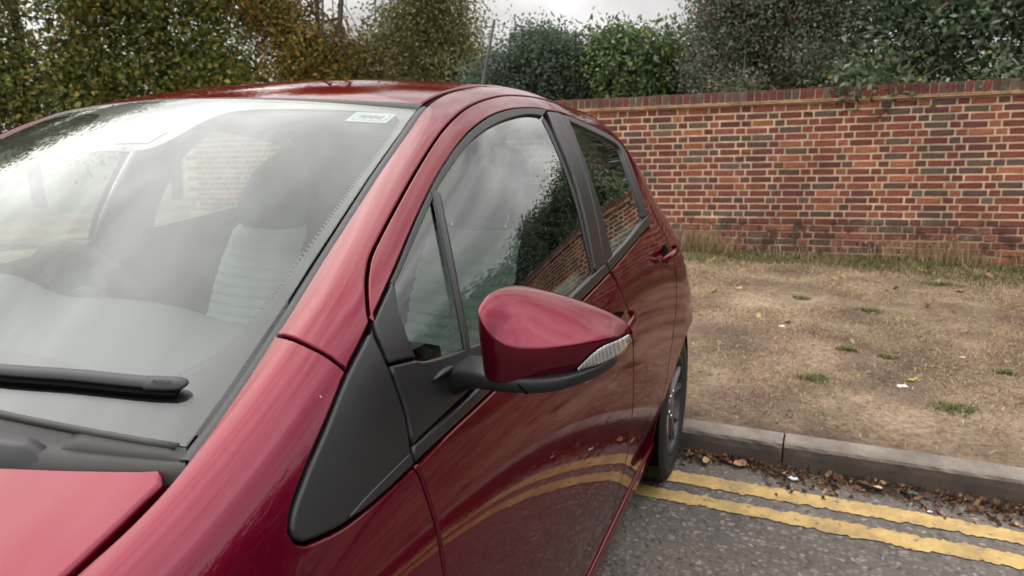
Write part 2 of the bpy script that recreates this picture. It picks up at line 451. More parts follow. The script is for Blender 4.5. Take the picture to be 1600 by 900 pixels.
CURVES = {
    'wsedge': [(-1.031, 12.70), (-0.915, 12.62), (-0.763, 12.67), (-0.715, 12.66), (-0.547, 12.66), (-0.415, 12.49), (-0.366, 12.36), (-0.298, 12.14), (-0.229, 11.87), (-0.208, 11.77)],
    'hoodgap': [(-0.208, 11.79), (-0.174, 11.68), (-0.139, 11.64), (-0.104, 11.74)],
    'ditch': [(-1.043, 12.87), (-1.114, 12.83), (-1.195, 12.79), (-1.269, 12.67)],
    'doorgapA': [(-0.486, 10.39), (-0.490, 10.50), (-0.517, 10.91), (-0.544, 11.18), (-0.583, 11.39), (-0.635, 11.47), (-0.733, 11.57), (-0.784, 11.62), (-0.851, 11.67), (-0.938, 11.71), (-1.012, 11.72), (-1.096, 11.75), (-1.205, 11.76), (-1.291, 11.76), (-1.401, 11.67), (-1.517, 11.59), (-1.700, 11.56), (-1.928, 11.57), (-2.023, 11.16), (-2.072, 10.75), (-2.088, 10.45)],
    'winouter': [(-0.491, 10.41), (-0.560, 10.63), (-0.661, 10.87), (-0.744, 11.01), (-0.829, 11.11), (-0.898, 11.14), (-0.976, 11.16), (-1.059, 11.17), (-1.145, 11.19), (-1.258, 11.18), (-1.357, 11.13), (-1.465, 11.06), (-1.478, 10.99)],
    'glassF': [(-0.809, 10.96), (-0.945, 10.99), (-1.071, 10.98), (-1.222, 10.97), (-1.324, 10.95), (-1.404, 10.87), (-1.399, 10.76), (-1.352, 10.14), (-1.329, 9.67), (-1.313, 9.23), (-1.284, 8.69), (-1.284, 8.17)],
    'bfrontL': [(-1.478, 10.99), (-1.406, 10.25), (-1.377, 9.70), (-1.346, 9.20), (-1.317, 8.64), (-1.298, 8.20)],
    'bmid': [(-1.562, 10.98), (-1.506, 10.32), (-1.458, 9.50), (-1.429, 9.10), (-1.394, 8.52), (-1.381, 8.16)],
    'brearR': [(-1.644, 10.89), (-1.538, 10.04), (-1.500, 9.42), (-1.466, 8.53), (-1.463, 8.19)],
    'rearouter': [(-1.674, 10.97), (-1.910, 10.81), (-2.078, 10.45), (-2.130, 10.15), (-2.070, 9.70), (-2.008, 9.06), (-1.984, 8.32), (-1.994, 8.04)],
    'rearbelt': [(-1.955, 8.14), (-1.655, 8.06), (-1.429, 8.04)],
    'belt': [(-0.466, 8.01), (-0.649, 7.99), (-1.182, 7.96), (-1.413, 7.96)],
    'triF': [(-0.483, 10.38), (-0.411, 10.07), (-0.344, 9.60), (-0.306, 9.31), (-0.272, 8.95), (-0.259, 8.70), (-0.258, 8.51), (-0.266, 8.32), (-0.288, 8.19), (-0.325, 8.06), (-0.364, 8.02), (-0.411, 8.00), (-0.459, 7.99)],
    'triR': [(-0.481, 10.33), (-0.478, 10.10), (-0.476, 9.63), (-0.475, 9.18), (-0.474, 8.76), (-0.468, 8.39), (-0.462, 8.06)],
    'fendoor': [(-0.459, 7.99), (-0.465, 7.84), (-0.467, 7.48), (-0.469, 7.01), (-0.466, 6.47)],
    'joint': [(-0.411, 12.42), (-0.404, 11.78), (-0.401, 11.19), (-0.405, 10.66), (-0.412, 10.09)],
    'doorB': [(-1.415, 7.97), (-1.465, 7.40), (-1.509, 6.83), (-1.528, 6.12), (-1.525, 5.65), (-1.528, 4.97), (-1.507, 4.12), (-1.622, 3.07)],
    'quarterglass': [(-0.744, 10.88), (-0.638, 10.71), (-0.559, 10.50), (-0.538, 10.16), (-0.528, 9.65), (-0.528, 9.28), (-0.642, 8.91), (-0.671, 9.73), (-0.744, 10.88)],
}

def v_of(x, z):
    vv = np.linspace(0, NR - 1, 261)
    P = side(np.full(261, x), vv)
    return float(np.interp(z, P[:, 2], vv))

# inner edge of the body side along which windscreen, bonnet and roof are fitted
EDGE_X = np.array([.80, .3, -.104, -.139, -.174, -.208, -.229, -.298, -.366, -.415, -.547, -.715, -.763, -.915, -1.035, -1.114, -1.27, -1.6, -3.2])
EDGE_V = np.array([11.8, 11.75, 11.72, 11.66, 11.68, 11.77, 11.87, 12.14, 12.36, 12.49, 12.66, 12.66, 12.67, 12.66, 12.80, 12.83, 12.80, 12.80, 12.80])
def edge_v(x):
    return np.interp(-np.asarray(x, float), -EDGE_X, EDGE_V)

def ws_edge(b):
    """windscreen edge on the body side: b=0 at the cowl, 1 at the roof"""
    x = -.250 + b * (-1.022 + .250)
    return side(x, edge_v(x))
def windscreen(a, b):
    """a -1..1 across, b 0..1 up the pane"""
    a = np.asarray(a, float); b = np.asarray(b, float); a, b = np.broadcast_arrays(a, b)
    E = ws_edge(b)
    k = 1 - a * a
    return np.stack([E[..., 0] + k * (.034 + .050 * b) , a * (E[..., 1] - .012), E[..., 2] - .002 + k * (.046 - .018 * b)], -1)

def bonnet(x, y):
    x = np.asarray(x, float); y = np.asarray(y, float); x, y = np.broadcast_arrays(x, y)
    E = side(x, edge_v(x))
    q = y / (E[..., 1])
    return np.stack([x, y, E[..., 2] + .045 * (1 - q * q)], -1)

def bonnet_rear(y):
    return -.218 + .135 * (1 - (np.asarray(y, float) / .69) ** 2)

def roof(x, q):
    """q -1..1 between the two roof ditches"""
    x = np.asarray(x, float); q = np.asarray(q, float); x, q = np.broadcast_arrays(x, q)
    E = side(x, np.full(x.shape, 12.84))
    k = 1 - q * q
    fr = np.clip((x + 1.75) / .72, 0, 1) ** 2
    return np.stack([x + .078 * fr * k, q * (E[..., 1] - .006), E[..., 2] + .001 + k * (.030 - .012 * fr)], -1)

def frame_of(f, a, b, sgn, ea=1e-4, eb=1e-3):
    P = f(a, b)
    Pa = (f(a + ea, b) - f(a - ea, b)) / (2 * ea)
    Pb = (f(a, b + eb) - f(a, b - eb)) / (2 * eb)
    N = np.cross(Pa, Pb) * sgn
    N /= np.linalg.norm(N, axis=-1, keepdims=True) + 1e-15
    return P, Pa, Pb, N

def inside(poly, pts):
    x, y = pts[:, 0], pts[:, 1]
    px, py = poly[:, 0], poly[:, 1]
    res = np.zeros(len(pts), bool)
    j = len(poly) - 1
    for i in range(len(poly)):
        c = (py[i] > y) != (py[j] > y)
        with np.errstate(divide='ignore', invalid='ignore'):
            xi = (px[j] - px[i]) * (y - py[i]) / (py[j] - py[i]) + px[i]
        res ^= c & (x < xi)
        j = i
    return res

def dense(f, pts, spacing=.012, smooth=True):
    """resample one boundary segment evenly along its length on the surface"""
    P = smooth_path(pts, 10) if (smooth and len(pts) > 2) else np.asarray(pts, float)
    if len(P) == 2:
        P = P[0] + (P[1] - P[0]) * np.linspace(0, 1, 30)[:, None]
    W = f(P[:, 0], P[:, 1])
    L = np.concatenate([[0], np.cumsum(np.linalg.norm(np.diff(W, axis=0), axis=1))])
    n = max(2, int(L[-1] / spacing) + 1)
    s = np.linspace(0, L[-1], n)
    return np.stack([np.interp(s, L, P[:, 0]), np.interp(s, L, P[:, 1])], 1)

def outline(f, *segs, spacing=.012):
    out = []
    for s in segs:
        sm = True
        if isinstance(s, tuple) and s[0] == 'line':
            s, sm = s[1], False
        d = dense(f, s, spacing, sm)
        if out and np.linalg.norm(out[-1][-1] - d[0]) < 1e-4:
            d = d[1:]
        out.append(d)
    P = np.vstack(out)
    if np.linalg.norm(P[0] - P[-1]) < 1e-4:
        P = P[:-1]
    return P

def panel(name, f, sgn, poly, mat, parents, off=0.0, r=.003, depth=.012, step=.03, inset=.0022, sc=(1, .09), turn=1.0):
    """trimmed sheet cut from surface f along poly, with rolled-over edges; returns one object per parent (left, right)"""
    D = np.asarray(poly, float)
    S = D * np.array(sc)
    if ((S[:, 0] * np.roll(S[:, 1], -1) - np.roll(S[:, 0], -1) * S[:, 1]).sum()) < 0:
        D = D[::-1]
    def local(D):
        P, Pa, Pb, N = frame_of(f, D[:, 0], D[:, 1], sgn)
        T = np.roll(P, -1, 0) - np.roll(P, 1, 0); T /= np.linalg.norm(T, axis=1, keepdims=True) + 1e-12
        dd = (np.roll(D, -1, 0) - np.roll(D, 1, 0)) * np.array(sc)
        inn = np.stack([-dd[:, 1], dd[:, 0]], 1) / np.array(sc)
        W3 = Pa * inn[:, :1] + Pb * inn[:, 1:]
        c = np.cross(N, T); c *= np.sign((c * W3).sum(1, keepdims=True)); c /= np.linalg.norm(c, axis=1, keepdims=True) + 1e-12
        return P, Pa, Pb, N, c
    if inset + r > 0:
        P, Pa, Pb, N, c = local(D)
        d3 = c * (inset + r)
        aa = (Pa * Pa).sum(1); bb = (Pb * Pb).sum(1); ab = (Pa * Pb).sum(1); pa = (Pa * d3).sum(1); pb = (Pb * d3).sum(1)
        det = aa * bb - ab * ab
        D = D + np.stack([(pa * bb - pb * ab) / det, (pb * aa - pa * ab) / det], 1)
    S = D * np.array(sc)
    lo, hi = S.min(0), S.max(0)
    gx = np.arange(lo[0] + step / 2, hi[0], step); gy = np.arange(lo[1] + step / 2, hi[1], step)
    G = np.stack(np.meshgrid(gx, gy, indexing='ij'), -1).reshape(-1, 2)
    if len(G):
        G = G[inside(S, G)]
    if len(G):
        dmin = np.full(len(G), 9.0)
        for k in range(0, len(S), 64):
            dmin = np.minimum(dmin, np.sqrt(((G[:, None] - S[None, k:k + 64]) ** 2).sum(-1)).min(1))
        G = G[dmin > .5 * step]
    nb = len(S)
    allp = np.vstack([S, G]) if len(G) else S
    cv, ce, cf, ov, oe, of = delaunay_2d_cdt([Vector(p) for p in allp], [], [list(range(nb))], 1, 1e-7)
    V2 = np.array([tuple(v) for v in cv]) / np.array(sc)
    P, Pa, Pb, N = frame_of(f, V2[:, 0], V2[:, 1], sgn)
    verts = [p for p in (P + N * off)]; norms = [n for n in N]
    faces = []
    for fc in cf:
        a, b_, c_ = fc[:3]
        nn = np.cross(P[b_] - P[a], P[c_] - P[a])
        faces.append(tuple(fc) if nn @ N[a] > 0 else tuple(fc)[::-1])
    # rolled edge
    bidx = [None] * nb
    for i, o in enumerate(ov):
        for q in o:
            if q < nb: bidx[q] = i
    bidx = [b for b in bidx if b is not None]
    if depth > 0:
        Dl = V2[bidx]
        Pl, _, _, Nl, cl = local(Dl)
        Pl = Pl + Nl * off
        rings = []
        prof = [(.38, .09, .42), (.72, .32, .80), (1.0, 1.0, 1.35), (1.0, 1.0 + depth / max(r, 1e-4), 1.57)]
        if r <= 0: prof = [(0, depth, 1.57)]
        rr = max(r, 1e-4) if r > 0 else 1.0
        prev = bidx; n = len(bidx)
        for (o_, d_, th) in prof:
            start = len(verts)
            th *= turn
            for k in range(n):
                verts.append(Pl[k] - cl[k] * o_ * rr - Nl[k] * d_ * rr)
                norms.append(Nl[k] * math.cos(th) - cl[k] * math.sin(th))
            cur = list(range(start, start + n))
            for k in range(n):
                k2 = (k + 1) % n
                q = (prev[k], prev[k2], cur[k2], cur[k])
                nn = np.cross(np.array(verts[q[1]]) - verts[q[0]], np.array(verts[q[3]]) - verts[q[0]])
                faces.append(q if nn @ norms[q[3]] > 0 else q[::-1])
            prev = cur
    res = []
    for k, par in enumerate(parents):
        if k == 0:
            res.append(mesh(name, verts, faces, mat, par, True, norms))
        else:
            fl = np.array([1, -1, 1])
            res.append(mesh(name, [np.array(v) * fl for v in verts], [q[::-1] for q in faces], mat, par, True, [np.array(n_) * fl for n_ in norms]))
    return res

def ribbon(name, f, sgn, pts, width, mat, parents, off=0.0, spacing=.02, bulge=0.0, nacross=5, smooth=True, shift=0.0):
    """strip following a curve on surface f; bulge > 0 gives it a rounded cross-section"""
    D = dense(f, pts, spacing, smooth)
    P, Pa, Pb, N = frame_of(f, D[:, 0], D[:, 1], sgn)
    T = np.gradient(P, axis=0); T /= np.linalg.norm(T, axis=1, keepdims=True)
    B = np.cross(N, T)
    V, F = [], []
    for i in range(len(P)):
        for k in range(nacross):
            s = -1 + 2 * k / (nacross - 1)
            V.append(P[i] + B[i] * (s * width / 2 + shift) + N[i] * (off + bulge * (1 - s * s) ** .6))
    for i in range(len(P) - 1):
        for k in range(nacross - 1):
            F.append((i * nacross + k, (i + 1) * nacross + k, (i + 1) * nacross + k + 1, i * nacross + k + 1))
    res = []
    for k, par in enumerate(parents):
        if k == 0: res.append(mesh(name, V, F, mat, par))
        else: res.append(mesh(name, [(v[0], -v[1], v[2]) for v in V], [q[::-1] for q in F], mat, par))
    return res

def both(name, V, F, mat, parents, smooth=True):
    """the same piece on the left and, mirrored, on the right"""
    res = [mesh(name, V, F, mat, parents[0], smooth)]
    if len(parents) > 1:
        res.append(mesh(name, [(v[0], -v[1], v[2]) for v in V], [tuple(q)[::-1] for q in F], mat, parents[1], smooth))
    return res
# ------------------------------------------------------------------ the car
C = CURVES
car = tag(empty('parked_car', (0, 0, 0)), 'dark red five-door hatchback parked with its rear wheels on double yellow lines', 'car')
LR = (car, car)
SIDE = (side, -1)          # surface and the sign that makes its normal point outwards

GAP_TOP = [p for p in C['doorgapA'] if p[0] > -1.45] + [(-1.517, 11.59), (-1.70, 11.55), (-1.90, 11.42), (-2.05, 11.12), (-2.14, 10.75), (-2.185, 10.3)]
GAP_REAR = [(-2.185, 10.3), (-2.17, 9.7), (-2.125, 9.0), (-2.105, 8.4), (-2.13, 7.9), (-2.19, 7.3), (-2.215, 6.7), (-2.20, 6.1), (-2.15, 5.5), (-2.105, 4.9), (-2.10, 4.2), (-2.125, 3.2), (-2.14, 2.35)]
GAP_B = [(-1.415, 7.97), (-1.465, 7.40), (-1.509, 6.83), (-1.526, 6.12), (-1.528, 5.3), (-1.526, 4.4), (-1.526, 3.4), (-1.528, 2.35)]
GAP_F = C['fendoor'] + [(-.462, 5.6), (-.455, 4.2), (-.447, 3.2), (-.443, 2.35)]
def split_at(curve, x):
    """part of the cantrail gap in front of and behind station x"""
    i = next(k for k, p in enumerate(curve) if p[0] < x)
    (xa, va), (xb, vb) = curve[i - 1], curve[i]
    q = (x, va + (vb - va) * (x - xa) / (xb - xa))
    return curve[:i] + [q], [q] + curve[i:]
GT_F, GT_R = split_at(GAP_TOP, -1.575)
def inner_edge(xs):
    return [(x, float(edge_v(x))) for x in xs]
def arch(cx, r, t0, t1, n=26):
    out = []
    for t in np.radians(np.linspace(t0, t1, n)):
        x, z = cx + r * math.cos(t), .30 + r * math.sin(t)
        out.append((x, v_of(x, z)))
    return out

# --- front wing
fa = arch(0, .345, 182, 14)
poly = outline(side,
    inner_edge([.50, .4, .3, .2, .1, 0, -.06, -.112, -.147, -.183, -.216, -.237, -.27, -.304, -.34, -.36, -.39]) + [(-.411, 12.47)],
    [(-.411, 12.47)] + C['joint'][1:],
    [C['joint'][-1]] + C['triF'][2:],
    [C['triF'][-1]] + GAP_F[1:],
    ('line', [GAP_F[-1], fa[0]]), fa,
    ('line', [fa[-1], (.43, 5.2)]), ('line', [(.43, 5.2), (.50, float(edge_v(.5)))]))
panel('front_wing', *SIDE, poly, M['paint'], LR)

# --- side frame: windscreen pillar, roof rail and rear quarter in one pressing
ra = arch(-2.51, .338, 112, -14)
poly = outline(side,
    [C['joint'][-1]] + C['joint'][-2:0:-1] + [(-.411, 12.47)],
    [(-.411, 12.47)] + inner_edge([-.47, -.548, -.63, -.715, -.763, -.84, -.915, -.98, -1.035]),
    inner_edge([-1.035, -1.07, -1.114, -1.19, -1.27, -1.4, -1.6, -1.9, -2.2, -2.5, -2.7, -2.92]),
    ('line', [(-2.92, 12.8), (-3.00, 9.0)]), ('line', [(-3.00, 9.0), (-3.06, 5.6)]), ('line', [(-3.06, 5.6), ra[0]]),
    ra, ('line', [ra[-1], GAP_REAR[-1]]),
    GAP_REAR[::-1], GAP_TOP[::-1], ('line', [GAP_TOP[0], C['triF'][0], C['joint'][-1]]))
panel('side_frame', *SIDE, poly, M['paint'], LR, r=.004)

# --- front door
FT = (-1.562, 11.0)
poly = outline(side,
    [(-.4615, 7.99)] + [(-.55, 8.01), (-.648, 7.99), (-.9, 7.97), (-1.182, 7.96), (-1.30, 7.96), (-1.415, 7.97)],
    GAP_B, ('line', [GAP_B[-1], GAP_F[-1]]), GAP_F[::-1][:-1] + [(-.4615, 7.99)])
fdoors = panel('front_door', *SIDE, poly, M['paint'], LR, r=.005)
poly = outline(side, GT_F, ('line', [GT_F[-1], FT]), [FT, (-1.477, 11.03)] + C['winouter'][-2::-1])
panel('window_frame', *SIDE, poly, M['paint'], fdoors, r=.003)
# --- rear door
poly = outline(side,
    [(-1.43, 7.97), (-1.655, 8.02), (-1.80, 8.05), (-1.955, 8.06), (-1.995, 8.06)],
    [(-1.995, 8.06), (-1.984, 8.32), (-2.008, 9.06), (-2.060, 9.70), (-2.100, 10.05), (-2.095, 10.25)],
    [(-2.095, 10.25), (-2.03, 10.53), (-1.910, 10.78), (-1.80, 10.89), (-1.674, 10.97), FT],
    ('line', [FT, GT_R[0]]), GT_R, GAP_REAR, ('line', [GAP_REAR[-1], GAP_B[-1]]), GAP_B[::-1][:-1] + [(-1.43, 7.97)])
rdoors = panel('rear_door', *SIDE, poly, M['paint'], LR, r=.005)

# --- sill below the doors
poly = outline(side, ('line', [(-.36, 2.15), (-2.17, 2.15)]), ('line', [(-2.17, 2.15), (-2.19, .3)]), ('line', [(-2.19, .3), (-.36, .3)]), ('line', [(-.36, .3), (-.36, 2.15)]))
panel('sill', *SIDE, poly, M['paint'], LR, off=.004, r=.006)

# --- near-black strips behind every shut line, putting its shade into colour
for nm, cv, w in (('a', GAP_TOP, .05), ('b', GAP_REAR, .05), ('c', GAP_B, .05), ('d', GAP_F, .05), ('e', C['joint'], .04), ('f', C['triF'], .05), ('g', C['triR'], .05),
                  ('h', inner_edge([.5, .3, .1, -.05, -.15, -.216, -.3, -.415, -.6, -.8, -1.03]), .06),
                  ('i', C['bmid'], .05), ('j', [(-.44, 2.25), (-1.2, 2.25), (-2.15, 2.25)], .06)):
    ribbon('gap_shade', *SIDE, cv, w, M['gap'], LR, off=-.016)

# --- black corner garnish ahead of the door
poly = outline(side, [(-.4815, 10.35)] + C['triF'][1:4], C['triF'][3:9], C['triF'][8:-1] + [(-.4575, 8.03)], [(-.4575, 8.03)] + C['triR'][::-1][1:-1] + [(-.4815, 10.35)])
garn = panel('corner_garnish', *SIDE, poly, M['black'], LR, off=.0015, r=.0045, inset=.0016)
poly = outline(side, [(-.325, 8.14), (-.378, 8.20), (-.458, 8.22)], ('line', [(-.458, 8.22), (-.456, 8.05)]), [(-.456, 8.05), (-.397, 8.045), (-.348, 8.075), (-.325, 8.14)], spacing=.006)
panel('garnish_ridge', *SIDE, poly, M['black'], garn, off=.0045, r=.002, depth=.006, inset=0, step=.02)

# --- front door: black window surround, mirror base and glass
poly = outline(side, [(-.489, 10.37), (-.525, 10.50), (-.560, 10.60)], [(-.560, 10.60), (-.560, 10.46), (-.543, 10.16), (-.533, 9.65), (-.532, 9.33)], ('line', [(-.532, 9.33), (-.4785, 9.59)]), [(-.4785, 9.59), (-.480, 9.93), (-.4825, 10.17), (-.489, 10.37)], spacing=.008)
panel('corner_trim', *SIDE, poly, M['black'], fdoors, off=.002, r=.003, inset=.001)
poly = outline(side, ('line', [(-.4785, 9.56), (-.531, 9.31)]), [(-.531, 9.31), (-.548, 9.19), (-.60, 9.00), (-.66, 8.84), (-.72, 8.70), (-.80, 8.56)], ('line', [(-.80, 8.56), (-.80, 8.27)]), ('line', [(-.80, 8.27), (-.4685, 8.27)]), [(-.4685, 8.27), (-.4765, 8.76), (-.4775, 9.18), (-.4785, 9.56)])
panel('mirror_base', *SIDE, poly, M['black'], fdoors, off=.002, r=.004, inset=.001)
poly = outline(side, [(-.468, 8.25), (-.65, 8.22), (-.9, 8.20), (-1.2, 8.19), (-1.385, 8.19)], ('line', [(-1.385, 8.19), (-1.405, 7.99)]), [(-1.405, 7.99), (-1.182, 7.985), (-.9, 7.995), (-.648, 8.01), (-.4645, 8.03)], ('line', [(-.4645, 8.03), (-.468, 8.25)]))
panel('belt_seal', *SIDE, poly, M['trim'], fdoors, off=.003, r=.005, inset=0)
poly = outline(side, C['winouter'][1:-1] + [(-1.474, 11.0)], ('line', [(-1.474, 11.0), (-1.404, 10.84)]), C['glassF'][5::-1], [C['glassF'][0], (-.744, 10.86), (-.639, 10.68), (-.560, 10.50)], ('line', [(-.560, 10.50), C['winouter'][1]]), spacing=.008)
panel('window_seal', *SIDE, poly, M['rubber'], fdoors, off=.001, r=.002, inset=.0005, step=.02)
ribbon('window_channel', *SIDE, [(-1.415, 10.80), (-1.372, 10.14), (-1.349, 9.67), (-1.328, 9.23), (-1.302, 8.69), (-1.292, 8.2)], .022, M['rubber'], fdoors, off=-.004, bulge=.002)
div = [(-.790, 10.92), (-.728, 10.20), (-.690, 9.60), (-.660, 8.80)]
dv = ribbon('divider_bar', *SIDE, div, .021, M['trim'], fdoors, off=-.003, bulge=.006)
ribbon('divider_seal', *SIDE, div, .0035, M['rubber'], dv, off=.0005, bulge=.0035, shift=-.009)
poly = outline(side, [(-.79, 11.0), (-.945, 11.02), (-1.071, 11.02), (-1.222, 11.01), (-1.324, 10.99), (-1.43, 10.9)], [(-1.43, 10.9), (-1.36, 10.14), (-1.32, 9.23), (-1.295, 8.1)], ('line', [(-1.295, 8.1), (-.65, 8.15)]), [(-.65, 8.15), (-.662, 8.85), (-.690, 9.60), (-.728, 10.20), (-.79, 11.0)])
panel('window_glass', *SIDE, poly, M['tint'], fdoors, off=-.005, r=0, depth=0, inset=0)
poly = outline(side, [(-.78, 10.95), (-.639, 10.74), (-.556, 10.53)], [(-.556, 10.53), (-.530, 10.23), (-.518, 9.71), (-.515, 9.28)], [(-.515, 9.28), (-.58, 9.04), (-.66, 8.75)], [(-.66, 8.75), (-.690, 9.60), (-.728, 10.20), (-.78, 10.95)])
qg = panel('quarter_glass', *SIDE, poly, M['tint'], fdoors, off=-.004, r=0, depth=0, inset=0)

# --- door pillar covers
poly = outline(side, C['bfrontL'][::1], ('line', [C['bfrontL'][-1], C['bmid'][-1]]), C['bmid'][::-1], ('line', [C['bmid'][0], C['bfrontL'][0]]))
panel('pillar_cover', *SIDE, poly, M['trim'], fdoors, off=.002, r=.004, inset=.0008)
poly = outline(side, C['bmid'], ('line', [C['bmid'][-1], C['brearR'][-1]]), C['brearR'][::-1], ('line', [C['brearR'][0], C['bmid'][0]]))
panel('pillar_cover', *SIDE, poly, M['trim'], rdoors, off=.002, r=.004, inset=.0008)
# --- rear door: seals and glass
RG = [(-1.625, 10.74), (-1.80, 10.56), (-1.95, 10.36), (-2.03, 10.18), (-2.045, 10.02), (-1.995, 9.668), (-1.930, 8.976), (-1.905, 8.35)]
ro = [(-1.628, 10.93), (-1.674, 10.95), (-1.80, 10.87), (-1.910, 10.76), (-2.03, 10.51), (-2.092, 10.24), (-2.097, 10.05), (-2.057, 9.70), (-2.004, 9.06), (-1.980, 8.32)]
poly = outline(side, ro, ('line', [ro[-1], RG[-1]]), RG[::-1], ('line', [RG[0], ro[0]]), spacing=.008)
panel('window_seal', *SIDE, poly, M['rubber'], rdoors, off=.0015, r=.003, inset=.0004, step=.02)
poly = outline(side, [(-1.39, 8.19), (-1.655, 8.235), (-1.85, 8.30), (-1.985, 8.34)], ('line', [(-1.985, 8.34), (-1.990, 8.09)]), [(-1.990, 8.09), (-1.80, 8.07), (-1.655, 8.045), (-1.412, 7.99)], ('line', [(-1.412, 7.99), (-1.39, 8.19)]))
panel('belt_seal', *SIDE, poly, M['trim'], rdoors, off=.003, r=.005, inset=0)
poly = outline(side, [(-1.60, 10.84), (-1.80, 10.62), (-1.95, 10.42), (-2.06, 10.18)], [(-2.06, 10.18), (-2.06, 10.0), (-2.01, 9.668), (-1.94, 8.976), (-1.91, 8.15)], ('line', [(-1.91, 8.15), (-1.44, 8.12)]), [(-1.44, 8.12), (-1.49, 9.42), (-1.525, 10.04), (-1.60, 10.84)])
panel('window_glass', *SIDE, poly, M['tint'], rdoors, off=-.005, r=0, depth=0, inset=0)

# --- door handles: painted recess shade and bowed grip
def door_handle(parents, x0, v0, lean=0.0):
    L = .105
    P, Pa, Pb, N = frame_of(side, np.array([x0]), np.array([v0]), -1)
    P, N = P[0], N[0]
    T = np.array([-1, 0, .05]); T -= (T @ N) * N; T /= np.linalg.norm(T)
    U = np.cross(N, T); U *= np.sign(U[2])
    # shade of a recess, painted as a flat near-black oval on the skin
    V, F = [], []
    n, k = 20, 5
    for j in range(k + 1):
        s = j / k
        for i in range(n):
            t = 2 * math.pi * i / n
            V.append(P + T * math.cos(t) * .047 * s + U * math.sin(t) * .030 * s + N * (.0012 + .0006 * s))
    for j in range(k):
        for i in range(n):
            i2 = (i + 1) % n
            F.append((j * n + i, (j + 1) * n + i, (j + 1) * n + i2, j * n + i2))
    cups = both('recess_shade', V, F, M['gap'], parents)
    V, F = [], []
    ns, nr = 15, 10
    for j in range(ns):
        s = -1 + 2 * j / (ns - 1)
        c = P + T * s * L + N * (.008 + .030 * (1 - abs(s) ** 3.2))
        hw = .0135 * (1 - .25 * s * s) * (1 if abs(s) < .99 else .55); th = .0075 if abs(s) < .99 else .004
        for i in range(nr):
            t = 2 * math.pi * i / nr
            V.append(c + U * math.cos(t) * hw + N * math.sin(t) * th)
    for j in range(ns - 1):
        for i in range(nr):
            i2 = (i + 1) % nr
            F.append((j * nr + i, (j + 1) * nr + i, (j + 1) * nr + i2, j * nr + i2))
    F.append(tuple(range(nr))); F.append(tuple((ns - 1) * nr + i for i in range(nr))[::-1])
    both('handle', V, F, M['paint'], parents)
door_handle(fdoors, -1.37, 6.93)
door_handle(rdoors, -2.09, 7.15)

M['frit_grey'] = plain('pale_camera_window', (.16, .17, .17), .5)
# --- roof, ditch mouldings, bonnet, windscreen
RX = [-1.036, -1.1, -1.2, -1.4, -1.7, -2.0, -2.3, -2.6, -2.9]
poly = outline(roof, [(-1.036, q) for q in np.linspace(-.985, .985, 21)], [(x, .985) for x in RX], [(-2.9, q) for q in np.linspace(.985, -.985, 15)], [(x, -.985) for x in RX[::-1]], spacing=.03)
roof_o = panel('roof', roof, 1, poly, M['paint'], (car,), sc=(1, .55), step=.06, r=.004, inset=0, depth=.02)[0]
ribbon('roof_moulding', *SIDE, [(x, 12.86) for x in (-1.04, -1.1, -1.2, -1.4, -1.7, -2.0, -2.3, -2.6, -2.9)], .012, M['gap'], LR, off=-.004)
def head_strip(q, s):
    q = np.asarray(q, float); s = np.asarray(s, float); q, s = np.broadcast_arrays(q, s)
    A = roof(np.full(q.shape, -1.038), q); W = windscreen(q, np.full(q.shape, .985))
    return A + (W - A) * s[..., None]
nq = 61
V, F = [], []
prof = [(-.15, -.006), (.0, .0005), (.3, .003), (.7, .0025), (1.0, -.0005), (1.1, -.006)]
for i in range(nq):
    q = -1 + 2 * i / (nq - 1)
    for s, h in prof:
        p = head_strip(np.array(q), np.array(s)); V.append((p[0], p[1], p[2] + h))
k = len(prof)
for i in range(nq - 1):
    for j in range(k - 1):
        F.append((i * k + j, i * k + j + 1, (i + 1) * k + j + 1, (i + 1) * k + j))
mesh('header_seal', V, F, M['rubber'], car)

HR = [(float(bonnet_rear(y)) - .008, y) for y in np.linspace(.670, -.670, 31)]
poly = outline(bonnet, HR, [(x, -(float(side(x, edge_v(x))[1]) - .004)) for x in (-.205, -.1, .0, .1, .2, .35, .48)], [(.48, -.60), (.60, -.42), (.66, -.2), (.675, 0), (.66, .2), (.60, .42), (.48, .60)], [(x, float(side(x, edge_v(x))[1]) - .004) for x in (.48, .35, .2, .1, 0, -.1, -.205)], spacing=.02)
panel('bonnet', bonnet, 1, poly, M['paint'], (car,), sc=(1, 1), step=.04, r=.006, inset=.002, depth=.02)

WSF = (windscreen, 1)
def wpoly(*segs, spacing=.02): return outline(windscreen, *segs, spacing=spacing)
na = np.linspace(-.995, .995, 25)
poly = wpoly([(a, -.03 * (1 - a ** 4) + .0) for a in na], [(.995, b) for b in np.linspace(0, .99, 12)], [(a, .99) for a in na[::-1]], [(-.995, b) for b in np.linspace(.99, 0, 12)])
ws = panel('windscreen', *WSF, poly, M['windscreen'], (car,), sc=(.62, .85), step=.05, r=0, depth=0, inset=0)[0]
panel('inside_film', *WSF, poly, M['film'], (ws,), sc=(.62, .85), step=.05, r=0, depth=0, inset=.004, off=-.005)
